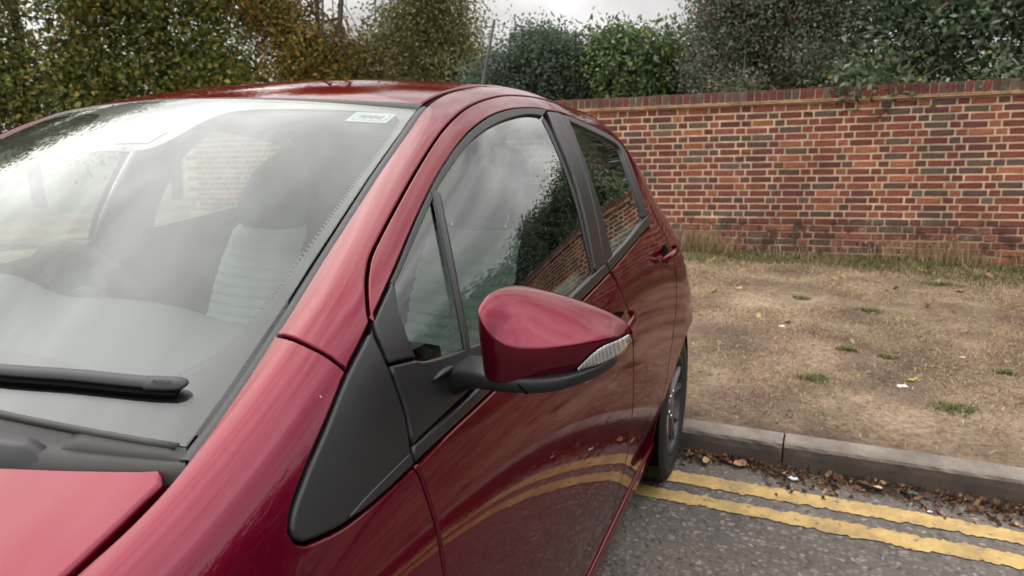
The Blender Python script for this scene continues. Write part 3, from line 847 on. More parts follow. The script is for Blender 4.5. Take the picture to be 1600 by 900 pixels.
# black ceramic band printed round the edge of the pane, wider at the bottom and round the camera
fr_in = [(.895, .100), (.945, .175), (.958, .25), (.965, .35), (.970, .50), (.974, .627), (.975, .75), (.975, .86), (.968, .91), (.945, .940), (.90, .952), (.801, .954), (.65, .946), (.493, .934), (.40, .922), (.331, .905), (.285, .86), (.262, .78), (.24, .725), (.20, .700)]
inner = fr_in + [(-a, b) for a, b in fr_in[::-1]] + [(-.6, .085), (-.3, .075), (0, .072), (.3, .075), (.6, .085)]
ring = smooth_path(inner, 6, closed=True)
rim_loop = [(a, -.03 * (1 - a ** 4) + .002) for a in np.linspace(-.995, .995, 60)] + [(.995, b) for b in np.linspace(0, .985, 40)[1:]] + [(a, .985) for a in np.linspace(.995, -.995, 60)[1:]] + [(-.995, b) for b in np.linspace(.985, 0, 40)[1:-1]]
rim_loop = np.array(rim_loop)
band_hole = ring
pts2 = np.vstack([rim_loop, band_hole]) * np.array([.62, .85])
n0, n1 = len(rim_loop), len(band_hole)
ed = [(i, (i + 1) % n0) for i in range(n0)] + [(n0 + i, n0 + (i + 1) % n1) for i in range(n1)]
cv, _, cf, _, _, _ = delaunay_2d_cdt([Vector(p) for p in pts2], ed, [], 0, 1e-7)
cvn = np.array([tuple(v) for v in cv]); hole_s = band_hole * np.array([.62, .85])
cen = np.array([cvn[list(f)].mean(0) for f in cf])
keep = ~inside(hole_s, cen) & inside(rim_loop * np.array([.62, .85]), cen)
D2 = cvn / np.array([.62, .85])
P, _, _, N = frame_of(windscreen, D2[:, 0], D2[:, 1], 1)
band = mesh('ceramic_band', P - N * .0025, [f for f, k_ in zip(cf, keep) if k_], M['frit'], ws, True, N)
# toothed fade along the band's inner edge
for sgn_ in (1, -1):
    V, F = [], []
    seg = smooth_path(fr_in[:9], 26)
    for i in range(0, len(seg) - 1, 2):
        a, b = seg[i]; a2, b2 = seg[i + 1]
        base = len(V)
        for (aa, bb, inn) in ((a, b, 0), (a2, b2, 0), (a2, b2, 1), (a, b, 1)):
            p, _, _, n_ = frame_of(windscreen, np.array([sgn_ * (aa - .009 * inn)]), np.array([bb + .0035 * inn]), 1)
            V.append(p[0] - n_[0] * .0026)
        F.append((base, base + 1, base + 2, base + 3))
    mesh('band_teeth', V, F, M['frit'], ws, False)['kind'] = 'stuff'
# camera housing behind the top of the pane and the small clear patch in front of it
def wpatch(name, quad, mat, off, parent, nn=6):
    q = np.array(quad); V, F = [], []
    for i in range(nn + 1):
        for j in range(nn + 1):
            s, t = i / nn, j / nn
            d = (1 - s) * ((1 - t) * q[0] + t * q[3]) + s * ((1 - t) * q[1] + t * q[2])
            p, _, _, n_ = frame_of(windscreen, np.array([d[0]]), np.array([d[1]]), 1); V.append(p[0] + n_[0] * off)
    for i in range(nn):
        for j in range(nn):
            F.append((i * (nn + 1) + j, (i + 1) * (nn + 1) + j, (i + 1) * (nn + 1) + j + 1, i * (nn + 1) + j + 1))
    return mesh(name, V, F, mat, parent)
wpatch('camera_window', [(.03, .728), (.183, .733), (.192, .795), (.075, .794)], M['frit_grey'], -.0018, ws)
wpatch('bracket_tab', [(.005, .690), (.118, .690), (.118, .712), (.02, .716)], M['frit'], -.0016, ws)
stk = wpatch('permit_sticker', [(.789, .890), (.928, .897), (.940, .950), (.801, .945)], M['sticker'], -.0014, ws)
# handwriting on the permit: two brackets, an underline and a joined-up scrawl
def wstroke(pts, w, parent, name):
    pth = smooth_path(pts, 6); V, F = [], []
    P_, _, _, N_ = frame_of(windscreen, pth[:, 0], pth[:, 1], 1)
    T_ = np.gradient(P_, axis=0); T_ /= np.linalg.norm(T_, axis=1, keepdims=True) + 1e-9
    B_ = np.cross(N_, T_)
    for i in range(len(P_)):
        V += [P_[i] - B_[i] * w - N_[i] * .0009, P_[i] + B_[i] * w - N_[i] * .0009]
    F = [(2 * i, 2 * i + 1, 2 * i + 3, 2 * i + 2) for i in range(len(P_) - 1)]
    mesh(name, V, F, M['ink'], parent, False)
def sk(s, t):   # sticker coordinates
    q = np.array([(.789, .890), (.928, .897), (.940, .950), (.801, .945)])
    return tuple((1 - s) * ((1 - t) * q[0] + t * q[3]) + s * ((1 - t) * q[1] + t * q[2]))
wstroke([sk(.14, .88), sk(.10, .6), sk(.09, .3), sk(.12, .18)], .0011, stk, 'ink_bracket')
wstroke([sk(.88, .85), sk(.92, .6), sk(.90, .3), sk(.84, .16)], .0011, stk, 'ink_bracket')
wstroke([sk(.10, .17), sk(.4, .15), sk(.84, .13)], .0012, stk, 'ink_underline')
rs = random.Random(3)
scr = []
for i in range(26):
    s = .22 + .56 * i / 25
    scr.append(sk(s + rs.uniform(-.01, .01), .50 + (.2 if i % 2 else -.18) * rs.uniform(.5, 1.25)))
wstroke(scr, .0015, stk, 'ink_scrawl')

# --- edge seals of the windscreen
ws_seal = ribbon('windscreen_seal', *SIDE, inner_edge([-.235, -.304, -.371, -.418, -.548, -.715, -.763, -.915, -1.03]), .016, M['greyplastic'], LR, off=-.004, bulge=.003, shift=.006)

# --- cowl between bonnet and windscreen
V, F = [], []
ny = 81
cprof = [(-.10, -.030), (.06, -.016), (.20, -.001), (.36, .004), (.55, .002), (.75, -.001), (.90, .001), (1.04, .001)]
for i in range(ny):
    y = .690 * (-1 + 2 * i / (ny - 1))
    xb = float(bonnet_rear(y)) - .006
    A = bonnet(np.array(xb), np.array(y)) + np.array([0, 0, -.012])
    a = y / .690 * 1.0
    W = windscreen(np.array(a), np.array(-.03 * (1 - a ** 4) - .004)) + np.array([0, 0, -.001])
    for s, h in cprof:
        p = A + (W - A) * s
        V.append((p[0], p[1], p[2] + h))
k = len(cprof)
for i in range(ny - 1):
    for j in range(k - 1):
        F.append((i * k + j, (i + 1) * k + j, (i + 1) * k + j + 1, i * k + j + 1))
cowl = mesh('cowl', V, F, M['greyplastic'], car)
def cowl_pt(y, s, h=0.0):
    xb = float(bonnet_rear(y)) - .006
    A = bonnet(np.array(xb), np.array(y)) + np.array([0, 0, -.012])
    a = y / .690
    W = windscreen(np.array(a), np.array(-.03 * (1 - a ** 4) - .004)) + np.array([0, 0, -.001])
    p = A + (W - A) * s
    return (p[0], p[1], p[2] + h + float(np.interp(s, [c_[0] for c_ in cprof], [c_[1] for c_ in cprof])))
def cowl_strip(name, y0, y1, s0, s1, h, mat, n=24, parent=None):
    """raised flat piece lying on the cowl, with sides"""
    V, F = [], []
    for i in range(n + 1):
        y = y0 + (y1 - y0) * i / n
        e = h * min(1, 9 * min(i, n - i) / n)
        V += [cowl_pt(y, s0, -.004), cowl_pt(y, s0 + .02, e), cowl_pt(y, (s0 + s1) / 2, e * 1.06), cowl_pt(y, s1 - .02, e), cowl_pt(y, s1, -.004)]
    for i in range(n):
        for j in range(4):
            F.append((i * 5 + j, (i + 1) * 5 + j, (i + 1) * 5 + j + 1, i * 5 + j + 1))
    return mesh(name, V, F, mat, parent)
for sg in (1, -1):
    cowl_strip('cowl_flap', sg * .40, sg * .545, .02, .60, .009, M['black'], parent=cowl)
    cowl_strip('cowl_corner', sg * .560, sg * .688, .55, 1.0, .004, M['greyplastic'], parent=cowl)
    for k in range(9):
        yv = sg * (.10 + .028 * k)
        cowl_strip('vent_slot', yv, yv + sg * .020, .12, .45, .003, M['gap'], 4, parent=cowl)
V, F = tube_mesh([cowl_pt(y, 1.0, .001) for y in np.linspace(-.68, .68, 41)], .0045, 8)
mesh('glass_lip', V, F, M['greyplastic'], cowl)
# --- wipers lying along the foot of the windscreen
def wiper(path_ab, tip, name='wiper'):
    D = smooth_path(path_ab, 14)
    P_, _, _, N_ = frame_of(windscreen, D[:, 0], D[:, 1], 1)
    T_ = np.gradient(P_, axis=0); T_ /= np.linalg.norm(T_, axis=1, keepdims=True)
    B_ = np.cross(N_, T_)          # across the blade
    B_ *= np.sign(B_[:, 2:3]); n = len(P_)
    prof = [(-.0085, .0060), (-.0105, .0072), (-.0095, .0105), (-.002, .0128), (.0045, .0126), (.0068, .0100), (.0048, .0060)]
    V, F = [], []
    for i in range(n):
        for (s, h) in prof: V.append(P_[i] + B_[i] * s + N_[i] * h)
    k = len(prof)
    for i in range(n - 1):
        for j in range(k):
            j2 = (j + 1) % k
            F.append((i * k + j, i * k + j2, (i + 1) * k + j2, (i + 1) * k + j))
    F.append(tuple(range(k))[::-1]); F.append(tuple((n - 1) * k + j for j in range(k)))
    blade = mesh(name, V, F, M['black'], car)
    V = []
    for i in range(n):
        for (s, h) in ((-.0160, .0005), (-.0160, .0062), (.002, .0066), (.001, .0005)): V.append(P_[i] + B_[i] * s + N_[i] * h)
    F = []
    for i in range(n - 1):
        for j in range(4):
            j2 = (j + 1) % 4
            F.append((i * 4 + j, i * 4 + j2, (i + 1) * 4 + j2, (i + 1) * 4 + j))
    F.append((0, 1, 2, 3)[::-1]); F.append(tuple((n - 1) * 4 + j for j in range(4)))
    mesh('wiper_rubber', V, F, M['gap'], blade, False)
    # end cap
    V, F = [], []
    i1 = n - 1 if tip > 0 else 0
    st = [(-.036, 1.12), (-.030, 1.18), (-.008, 1.18), (.0, 1.1), (.006, .75), (.009, .3)]
    for (d, sc_) in st:
        for (s, h) in prof: V.append(P_[i1] + T_[i1] * d * tip + B_[i1] * s * sc_ + N_[i1] * (.0090 + (h - .0090) * sc_))
    for i in range(len(st) - 1):
        for j in range(k):
            j2 = (j + 1) % k
            F.append((i * k + j, i * k + j2, (i + 1) * k + j2, (i + 1) * k + j))
    F.append(tuple(range(k))[::-1]); F.append(tuple((len(st) - 1) * k + j for j in range(k)))
    cap = mesh('wiper_cap', V, F, M['black'], blade)
    return blade, cap, (P_[i1], T_[i1] * tip, B_[i1], N_[i1])
wb, wcap, (wp, wt, wbv, wnv) = wiper([(.02, .020), (.30, .022), (.592, .037), (.738, .057), (.881, .075), (.922, .083)], 1)
wiper([(-.75, .030), (-.5, .028), (-.25, .024), (-.02, .022)], 1)

def lettering(text, size, origin, xdir, ydir, mat, parent, name='lettering', thick=.0):
    cu = bpy.data.curves.new('t', 'FONT'); cu.body = text; cu.size = size; cu.resolution_u = 2
    tmp = bpy.data.objects.new('t', cu); COL.objects.link(tmp)
    dg = bpy.context.evaluated_depsgraph_get()
    me = bpy.data.meshes.new_from_object(tmp.evaluated_get(dg))
    bpy.data.objects.remove(tmp); bpy.data.curves.remove(cu)
    X = Vector(xdir).normalized(); Y = Vector(ydir); Y = (Y - X * Y.dot(X)).normalized(); Z = X.cross(Y)
    for v in me.vertices:
        v.co = Vector(origin) + X * v.co.x + Y * v.co.y + Z * .0002
    me.materials.clear()
    return link(name, me, mat, parent)
nb = wnv * .9 - wbv * .35; nb /= np.linalg.norm(nb)
up_b = np.cross(nb, wt); up_b *= np.sign(up_b @ wbv)
lettering('BOSCH', .0062, wp - wt * .026 + wnv * .0124 - wbv * .0068 + nb * .0020, wt, up_b, M['gap'], wcap)

# etched maker's mark in the quarter glass
g0, ga, gb, gn = frame_of(side, np.array([-.618]), np.array([9.38]), -1)
xd = np.array([-1, 0, .06]); xd -= (xd @ gn[0]) * gn[0]; yd = np.cross(gn[0], xd)
yd *= np.sign(yd[2])
gp = g0[0] - gn[0] * .0032
lettering('TOYOTA', .0095, gp, xd, yd, M['ink'], qg[0])
for i_, (w_, t_) in enumerate(((.020, .0022), (.026, .0026), (.028, .0012), (.024, .0014))):
    y_ = -.009 - .0075 * i_
    V = [gp + xd * (.004) + yd * y_, gp + xd * (.004 + w_) + yd * y_, gp + xd * (.004 + w_) + yd * (y_ + t_), gp + xd * .004 + yd * (y_ + t_)]
    mesh('etched_line', V, [(0, 1, 2, 3)], M['ink'], qg[0], False)
V, F = [], []
for i in range(20):
    t = 2 * math.pi * i / 20
    for rr in (.0050, .0040): V.append(gp + xd * (.006 + rr * math.cos(t)) + yd * (-.045 + 1.25 * rr * math.sin(t)))
for i in range(20):
    j = (i + 1) % 20; F.append((2 * i, 2 * j, 2 * j + 1, 2 * i + 1))
mesh('etched_ring', V, F, M['ink'], qg[0], False)

# --- aerial on the back of the roof
ab = roof(np.array(-2.43), np.array(0.0))
V, F = tube_mesh([ab + np.array([.0, 0, -.005]), ab + np.array([-.006, 0, .012]), ab + np.array([-.02, 0, .035]), ab + np.array([-.10, 0, .21]), ab + np.array([-.185, 0, .385])], [.024, .018, .0085, .0072, .0055], 10)
mesh('aerial', V, F, M['rubber'], car)
# ------------------------------------------------------------------ wing mirrors
def subsurf(o, levels=2):
    md = o.modifiers.new('s', 'SUBSURF'); md.levels = levels; md.render_levels = levels
    return o
def spline_surface(net):
    """cubic B-spline surface over a control net; repeated rows give tight creases"""
    N_ = np.asarray(net, float)
    p = np.zeros((N_.shape[0] + 2, N_.shape[1] + 2, 3)); p[1:-1, 1:-1] = N_
    p[0, 1:-1] = 2 * N_[0] - N_[1]; p[-1, 1:-1] = 2 * N_[-1] - N_[-2]
    p[:, 0] = 2 * p[:, 1] - p[:, 2]; p[:, -1] = 2 * p[:, -2] - p[:, -3]
    nu, nv = N_.shape[0], N_.shape[1]
    def f(u, v):
        u = np.clip(np.asarray(u, float), 0, nu - 1 - 1e-6); v = np.clip(np.asarray(v, float), 0, nv - 1 - 1e-6)
        u, v = np.broadcast_arrays(u, v)
        i, j = u.astype(int), v.astype(int); bu, bv = _basis(u - i), _basis(v - j); out = 0
        for a in range(4):
            for b in range(4):
                out = out + (bu[..., a] * bv[..., b])[..., None] * p[i + a, j + b]
        return out
    return f
def wing_mirror():
    # lateral stations: y, crease height, top height, bottom height, front x at crease, set-back of the top
    ST = [(.852, 1.148, 1.153, 1.092, -.560, .010),
          (.8585, 1.164, 1.171, 1.081, -.528, .026),
          (.868, 1.161, 1.178, 1.073, -.509, .040),
          (.880, 1.142, 1.178, 1.070, -.506, .060),
          (.898, 1.123, 1.174, 1.070, -.512, .078),
          (.925, 1.118, 1.166, 1.073, -.524, .088),
          (.953, 1.119, 1.157, 1.077, -.539, .088),
          (.979, 1.120, 1.147, 1.082, -.558, .080),
          (1.001, 1.120, 1.137, 1.087, -.582, .064),
          (1.016, 1.117, 1.127, 1.093, -.612, .040),
          (1.022, 1.113, 1.117, 1.100, -.642, .012)]
    net = []
    for (y, zc, zt, zb, xf, sb) in ST:
        xr = -.660
        def lr(a, b, t): return a + (b - a) * t
        under = .016
        net.append([(xr, y, zb + .004), (lr(xf, xr, .5), y, zb - .002), (xf - under, y, zb - .002), (xf - under + .001, y, zb + .003),
                    (xf - .004, y, lr(zb, zc, .55)), (xf, y, zc - .004), (xf, y, zc), (xf - .003, y, zc + .003),
                    (xf - sb * .24, y, lr(zc, zt, .46)), (xf - sb * .58, y, lr(zc, zt, .84)), (xf - sb * 1.02, y, zt + .003), (lr(xf - sb, xr, .55), y, zt - .002), (xr, y, zt - .014)])
    mir = spline_surface(net)
    nu, nv = len(net), len(net[0])
    res = []
    for s in (1, -1):
        us = np.linspace(0, nu - 1, 91); vs = np.unique(np.concatenate([np.linspace(0, nv - 1, 61), np.linspace(4.5, 7.5, 31)]))
        U, W_ = np.meshgrid(us, vs, indexing='ij')
        P, _, _, N_ = frame_of(mir, U.ravel(), W_.ravel(), -1, 1e-3, 1e-3)
        nvv = len(vs)
        F = [(i * nvv + j, (i + 1) * nvv + j, (i + 1) * nvv + j + 1, i * nvv + j + 1) for i in range(len(us) - 1) for j in range(nvv - 1)]
        c = P.mean(0)
        if ((P - c) * N_).sum() < 0: N_ = -N_
        k0 = F[len(F) // 2]
        if np.cross(P[k0[1]] - P[k0[0]], P[k0[3]] - P[k0[0]]) @ N_[k0[0]] < 0: F = [q[::-1] for q in F]
        fl = np.array([1, s, 1])
        if s < 0: F = [q[::-1] for q in F]
        o = mesh('wing_mirror', P * fl, F, M['paint'], car, True, N_ * fl)
        capi = [P[j] * fl for j in range(nvv)]
        mesh('mirror_inner_cap', capi, [tuple(range(nvv))], M['paint'], o, False)
        bmn = bmesh.new()
        vv_ = [bmn.verts.new(p) for p in [P[i * nvv] * fl for i in range(0, len(us), 3)] + [P[i * nvv + nvv - 1] * fl for i in range(len(us) - 1, -1, -3)]]
        for v_ in vv_: v_.co.x += .004
        bmn.faces.new(vv_)
        from_bm('mirror_glass', bmn, M['mirror'], o, False)
        # indicator lens let into the outer corner of the housing
        sgn_l = -1
        Pm, _, _, Nm = frame_of(mir, np.array([6.5]), np.array([4.0]), -1)
        if (Nm[0] @ (Pm[0] - c)) < 0: sgn_l = 1
        poly = outline(mir, [(6.75, 2.75), (7.2, 3.5), (7.7, 4.2), (8.3, 4.9), (8.9, 5.45), (9.5, 6.2), (9.8, 6.8)], [(9.8, 6.8), (9.93, 5.2), (9.88, 3.4), (9.6, 2.6)], [(9.6, 2.6), (8.6, 2.5), (7.6, 2.5), (6.75, 2.75)], spacing=.004)
        par = (o,)
        for nm, off_, mt_ in (('lamp_reflector', .0015, M['lamp_grid']), ('indicator_lens', .0045, M['lens'])):
            q = panel(nm, mir, sgn_l, poly, mt_, par, off=off_, r=.0015, depth=.004, inset=.0, sc=(.02, .012), step=.006)[0]
            if s < 0:
                q.data.transform(Matrix.Scale(-1, 4, (0, 1, 0))); q.data.flip_normals()
        ribf = [(6.65, 2.7), (7.1, 3.5), (7.65, 4.3), (8.25, 5.03), (8.9, 5.65), (9.5, 6.35), (9.8, 6.95)]
        q = ribbon('lamp_surround', mir, sgn_l, ribf, .0022, M['gap'], par, off=.0008, spacing=.004)[0]
        if s < 0: q.data.transform(Matrix.Scale(-1, 4, (0, 1, 0))); q.data.flip_normals()
        # black foot that carries the housing: sweeps from the door out under the shell
        FT_ = [(-.640, .745, 1.026, .050, .026), (-.634, .782, 1.031, .047, .023), (-.624, .797, 1.0385, .043, .0195), (-.608, .812, 1.048, .039, .0162), (-.590, .832, 1.0585, .036, .0140), (-.568, .860, 1.0675, .039, .0138), (-.569, .900, 1.0668, .042, .0122), (-.579, .945, 1.0690, .045, .0115), (-.592, .972, 1.0735, .040, .0095), (-.604, .992, 1.0780, .030, .0075), (-.618, 1.006, 1.0825, .016, .005), (-.628, 1.012, 1.085, .004, .002)]
        Va, Fa = [], []
        kk = 20
        for (x, y, z, hx, hz) in FT_:
            for q in range(kk):
                t = 2 * math.pi * q / kk
                cx, cz = math.cos(t), math.sin(t)
                Va.append((x + hx * math.copysign(abs(cx) ** .45, cx), s * y, z + hz * math.copysign(abs(cz) ** .55, cz) - (.004 if cz < 0 else 0) * (1 - abs(cx))))
        for i in range(len(FT_) - 1):
            for q in range(kk):
                q2 = (q + 1) % kk
                f_ = (i * kk + q, i * kk + q2, (i + 1) * kk + q2, (i + 1) * kk + q)
                Fa.append(f_ if s > 0 else f_[::-1])
        Fa.append(tuple(range(kk)) if s < 0 else tuple(range(kk))[::-1]); Fa.append(tuple((len(FT_) - 1) * kk + q for q in range(kk)))
        subsurf(mesh('mirror_foot', Va, Fa, M['black'], o), 1)
        Vs, Fs = tube_mesh([(-.5325, s * .922, 1.0580), (-.5315, s * .919, 1.062), (-.5305, s * .914, 1.0670), (-.532, s * .908, 1.072)], .0016, 6)
        mesh('foot_seam', Vs, Fs, M['gap'], o)
        # small blister on the mirror base
        c3 = side(np.array([-.548, -.576, -.604]), np.array([8.855, 8.83, 8.797]))
        _, _, _, nb_ = frame_of(side, np.array([-.576]), np.array([8.83]), -1)
        ax_ = c3[2] - c3[0]; La = np.linalg.norm(ax_) / 2; ax_ /= 2 * La; cr_ = np.cross(nb_[0], ax_)
        bm_ = bmesh.new(); bmesh.ops.create_uvsphere(bm_, u_segments=16, v_segments=10, radius=1)
        for v_ in bm_.verts:
            k_ = 1 - .35 * v_.co.x ** 2
            q_ = c3[1] + nb_[0] * (.003 + .0065 * v_.co.z) + ax_ * La * v_.co.x + cr_ * .0052 * k_ * v_.co.y
            v_.co = Vector((q_[0], s * q_[1], q_[2]))
        if s < 0: bmesh.ops.reverse_faces(bm_, faces=bm_.faces)
        from_bm('base_blister', bm_, M['black'], o)
        res.append(o)
    return res
mt, n_, l_, b_ = new_mat('ribbed_lamp_reflector')
b_.inputs['Metallic'].default_value = .6; b_.inputs['Roughness'].default_value = .25
tcx = n_.new('ShaderNodeTexCoord'); vor = n_.new('ShaderNodeTexBrick')
vor.offset = 0.0; vor.inputs['Scale'].default_value = 1.0
vor.inputs['Brick Width'].default_value = .0034; vor.inputs['Row Height'].default_value = .0034; vor.inputs['Mortar Size'].default_value = .0007
vor.inputs['Color1'].default_value = (.25, .24, .23, 1); vor.inputs['Color2'].default_value = (.42, .41, .40, 1); vor.inputs['Mortar'].default_value = (.9, .9, .9, 1)
mpx = n_.new('ShaderNodeMapping'); mpx.inputs['Rotation'].default_value = (math.radians(90), 0, 0)
sx = n_.new('ShaderNodeSeparateXYZ'); cx_ = n_.new('ShaderNodeCombineXYZ')
l_.new(tcx.outputs['Object'], sx.inputs[0]); l_.new(sx.outputs['Y'], cx_.inputs['X']); l_.new(sx.outputs['Z'], cx_.inputs['Y'])
l_.new(cx_.outputs[0], vor.inputs['Vector']); l_.new(vor.outputs['Color'], b_.inputs['Base Color'])
M['lamp_grid'] = mt
M['amber'] = plain('amber_bulb', (.75, .22, .05), .3)
wing_mirror()

# ------------------------------------------------------------------ wheels
def lathe(profile, n=48, axis='y'):
    V, F = [], []
    for (r, h) in profile:
        for i in range(n):
            t = 2 * math.pi * i / n
            V.append((r * math.cos(t), h, r * math.sin(t)))
    for j in range(len(profile) - 1):
        for i in range(n):
            i2 = (i + 1) % n
            F.append((j * n + i, j * n + i2, (j + 1) * n + i2, (j + 1) * n + i))
    return V, F
def make_wheel():
    root = empty('wheel'); root.parent = car
    R = .30
    V, F = lathe([(.200, -.082), (.215, -.090), (.255, -.094), (.285, -.088), (.297, -.070), (.300, -.035), (.3005, 0), (.300, .035), (.297, .070), (.285, .088), (.262, .0945), (.258, .0925), (.252, .0950), (.225, .0925), (.205, .086), (.200, .080), (.195, .078)])
    tyre = mesh('tyre', V, F, M['tyre'], root)
    # tread grooves and blocks
    V, F = [], []
    for k in range(72):
        t = 2 * math.pi * k / 72
        for w0, w1 in ((-.078, -.040), (-.030, .030), (.040, .078)):
            b0 = len(V)
            for (dt, w) in ((0, w0), (.055, w0), (.055 + .02, w1), (.02, w1)):
                V.append((.3025 * math.cos(t + dt), w, .3025 * math.sin(t + dt)))
            for (dt, w) in ((0, w0), (.055, w0), (.055 + .02, w1), (.02, w1)):
                V.append((.294 * math.cos(t + dt), w, .294 * math.sin(t + dt)))
            F += [(b0, b0 + 3, b0 + 2, b0 + 1)] + [(b0 + i, b0 + (i + 1) % 4, b0 + 4 + (i + 1) % 4, b0 + 4 + i) for i in range(4)]
    mesh('tread', V, F, M['tyre'], tyre, False)
    V, F = lathe([(.197, .080), (.203, .084), (.203, .088), (.196, .088), (.190, .078), (.185, .04), (.180, -.05), (.185, -.08)])
    mesh('rim', V, F, M['alloy_dark'], root)
    V, F = lathe([(.186, .02), (.12, .015), (.05, .02), (.0, .02)])
    mesh('brake_disc', V, F, M['alloy_dark'], root)
    for k in range(5):
        a = 2 * math.pi * k / 5 + .3
        bm_ = bmesh.new()
        for sgn_ in (-1, 1):
            pts = [(.030, 0.0, .066, .017), (.075, .05 * sgn_, .068, .0125), (.115, .13 * sgn_, .072, .0105), (.155, .21 * sgn_, .077, .0105), (.196, .25 * sgn_, .081, .012)]
            vs = []
            for (r, da, h, w) in pts:
                t = a + da
                c, s_ = math.cos(t), math.sin(t)
                px, pz = -s_, c
                vs.append([bm_.verts.new((r * c + px * w, h - .016, r * s_ + pz * w)), bm_.verts.new((r * c + px * w * .75, h, r * s_ + pz * w * .75)), bm_.verts.new((r * c - px * w * .75, h, r * s_ - pz * w * .75)), bm_.verts.new((r * c - px * w, h - .016, r * s_ - pz * w))])
            for i in range(4):
                for q in range(3):
                    bm_.faces.new((vs[i][q], vs[i + 1][q], vs[i + 1][q + 1], vs[i][q + 1]))
        from_bm('spoke', bm_, M['alloy'], root, False)
    V, F = lathe([(.044, .055), (.042, .070), (.034, .076), (.0, .077)], 24)
    mesh('hub_cap', V, F, M['alloy'], root)
    for k in range(5):
        a = 2 * math.pi * k / 5 + .93
        V, F = lathe([(.0, .066), (.008, .066), (.008, .074), (.0, .075)], 6)
        mesh('wheel_nut', [(v[0] + .052 * math.cos(a), v[1], v[2] + .052 * math.sin(a)) for v in V], F, M['chrome'], root)
    return root
def copy_tree(o, parent=None):
    c = o.copy(); COL.objects.link(c); c.parent = parent
    for ch in list(o.children):
        copy_tree(ch, c)
    return c
wh = make_wheel()
wh.location = (-2.51, .728, .300)
w2 = copy_tree(wh, car); w2.location = (0, .735, .300)
w3 = copy_tree(wh, car); w3.location = (-2.51, -.728, .300); w3.rotation_euler = (0, 0, math.pi)
w4 = copy_tree(wh, car); w4.location = (0, -.735, .300); w4.rotation_euler = (0, 0, math.pi)
# arch liners
for cx in (0, -2.51):
    for s in (1, -1):
        V, F = [], []
        for i in range(25):
            t = math.radians(-20 + 220 * i / 24)
            for (rr, y) in ((.352, .832), (.352, .45), (.10, .45)):
                V.append((cx + rr * math.cos(t), s * (y - (.02 if cx < -1 else .012) * (rr > .2 and y > .8)), .30 + rr * math.sin(t)))
        for i in range(24):
            for j in range(2):
                F.append((i * 3 + j, i * 3 + j + 1, (i + 1) * 3 + j + 1, (i + 1) * 3 + j))
        mesh('arch_liner', V, F, M['gap'], car)

# ------------------------------------------------------------------ nose and tail
def nose_edge(z):
    xe = np.interp(z, [.18, .383, .66, .885, .93], [.325, .337, .432, .500, .505])
    v = np.vectorize(v_of)(xe, z)
    return side(xe, v)
def nose(q, z):
    q = np.asarray(q, float); z = np.asarray(z, float); q, z = np.broadcast_arrays(q, z)
    E = nose_edge(z)
    xn = np.interp(z, [.18, .30, .50, .62, .74, .84, .90], [.74, .79, .815, .80, .765, .70, .655])
    x0 = E[..., 0] + .003
    return np.stack([x0 + (xn - x0) * (1 - np.abs(q) ** 3.2), q * E[..., 1], z], -1)
def grid_part(name, f, us, vs, mat, parent, flip=False, off=0.0):
    U, W = np.meshgrid(us, vs, indexing='ij')
    P = f(U, W).reshape(-1, 3); nu, nv = len(us), len(vs)
    F = [(i * nv + j, (i + 1) * nv + j, (i + 1) * nv + j + 1, i * nv + j + 1) for i in range(nu - 1) for j in range(nv - 1)]
    if flip: F = [q[::-1] for q in F]
    return mesh(name, P, F, mat, parent)
qs = np.linspace(-1, 1, 41)
grid_part('front_bumper', nose, qs, [.18, .22, .30, .40, .50, .58, .64], M['paint'], car)
grid_part('upper_grille', nose, np.linspace(-.72, .72, 31), [.64, .68, .72, .76], M['black'], car)
grid_part('nose_panel', nose, np.linspace(-.72, .72, 31), [.76, .80, .84, .88, .90], M['paint'], car)
for s in (1, -1):
    us = np.linspace(.72, 1, 12) * s
    h = grid_part('headlight', nose, us, [.64, .68, .74, .80, .86, .90], M['lens'], car, flip=s < 0)
    grid_part('headlight_reflector', lambda a, b: nose(a, b) - np.array([.02, .01 * s, 0]), us, [.645, .70, .76, .84, .895], M['lamp_white'], h, flip=s < 0)
    grid_part('fog_lamp_recess', lambda a, b: nose(a, b) + np.array([.003, 0, 0]), np.linspace(.62, .85, 8) * s, [.30, .36, .42, .47], M['black'], car, flip=s < 0)
grid_part('lower_grille', lambda a, b: nose(a, b) + np.array([.004, 0, 0]), np.linspace(-.55, .55, 21), [.26, .34, .44, .50], M['black'], car)
def tail(q, w):
    q = np.asarray(q, float); w = np.asarray(w, float); q, w = np.broadcast_arrays(q, w)
    xe = np.interp(w, [0, .25, .5, .75, 1], [-2.905, -2.965, -3.01, -3.045, -3.06])
    ve = np.interp(w, [0, .25, .5, .75, 1], [12.8, 10.4, 8.3, 6.7, 5.2])
    E = side(xe, ve)
    k = 1 - q * q
    return np.stack([E[..., 0] - .05 * k - .02 * k * np.sin(w * math.pi), q * E[..., 1], E[..., 2] + .018 * k * (1 - w)], -1)
tg = grid_part('tailgate', tail, qs, np.linspace(.47, 1, 10), M['paint'], car)
grid_part('tailgate_window', tail, np.linspace(-.86, .86, 21), np.linspace(.08, .47, 8), M['tint'], tg)
grid_part('tailgate_header', tail, qs, [0, .04, .08], M['paint'], tg)
for s in (1, -1):
    grid_part('tailgate_pillar', tail, np.linspace(.86, 1, 4) * s, np.linspace(.08, .47, 6), M['paint'], tg, flip=s < 0)
    grid_part('tail_light', lambda a, b: tail(a, b) + np.array([-.006, 0, 0]), np.linspace(.80, 1.02, 6) * s, np.linspace(.5, .78, 6), M['lamp_red'], car, flip=s < 0)
rb_arch = arch(-2.51, .338, 188, 113)
poly = outline(side, ('line', [(-3.058, 5.55), (-3.058, v_of(-3.058, .30))]), ('line', [(-3.058, v_of(-3.058, .30)), rb_arch[0]]), rb_arch, ('line', [rb_arch[-1], (-3.058, 5.55)]))
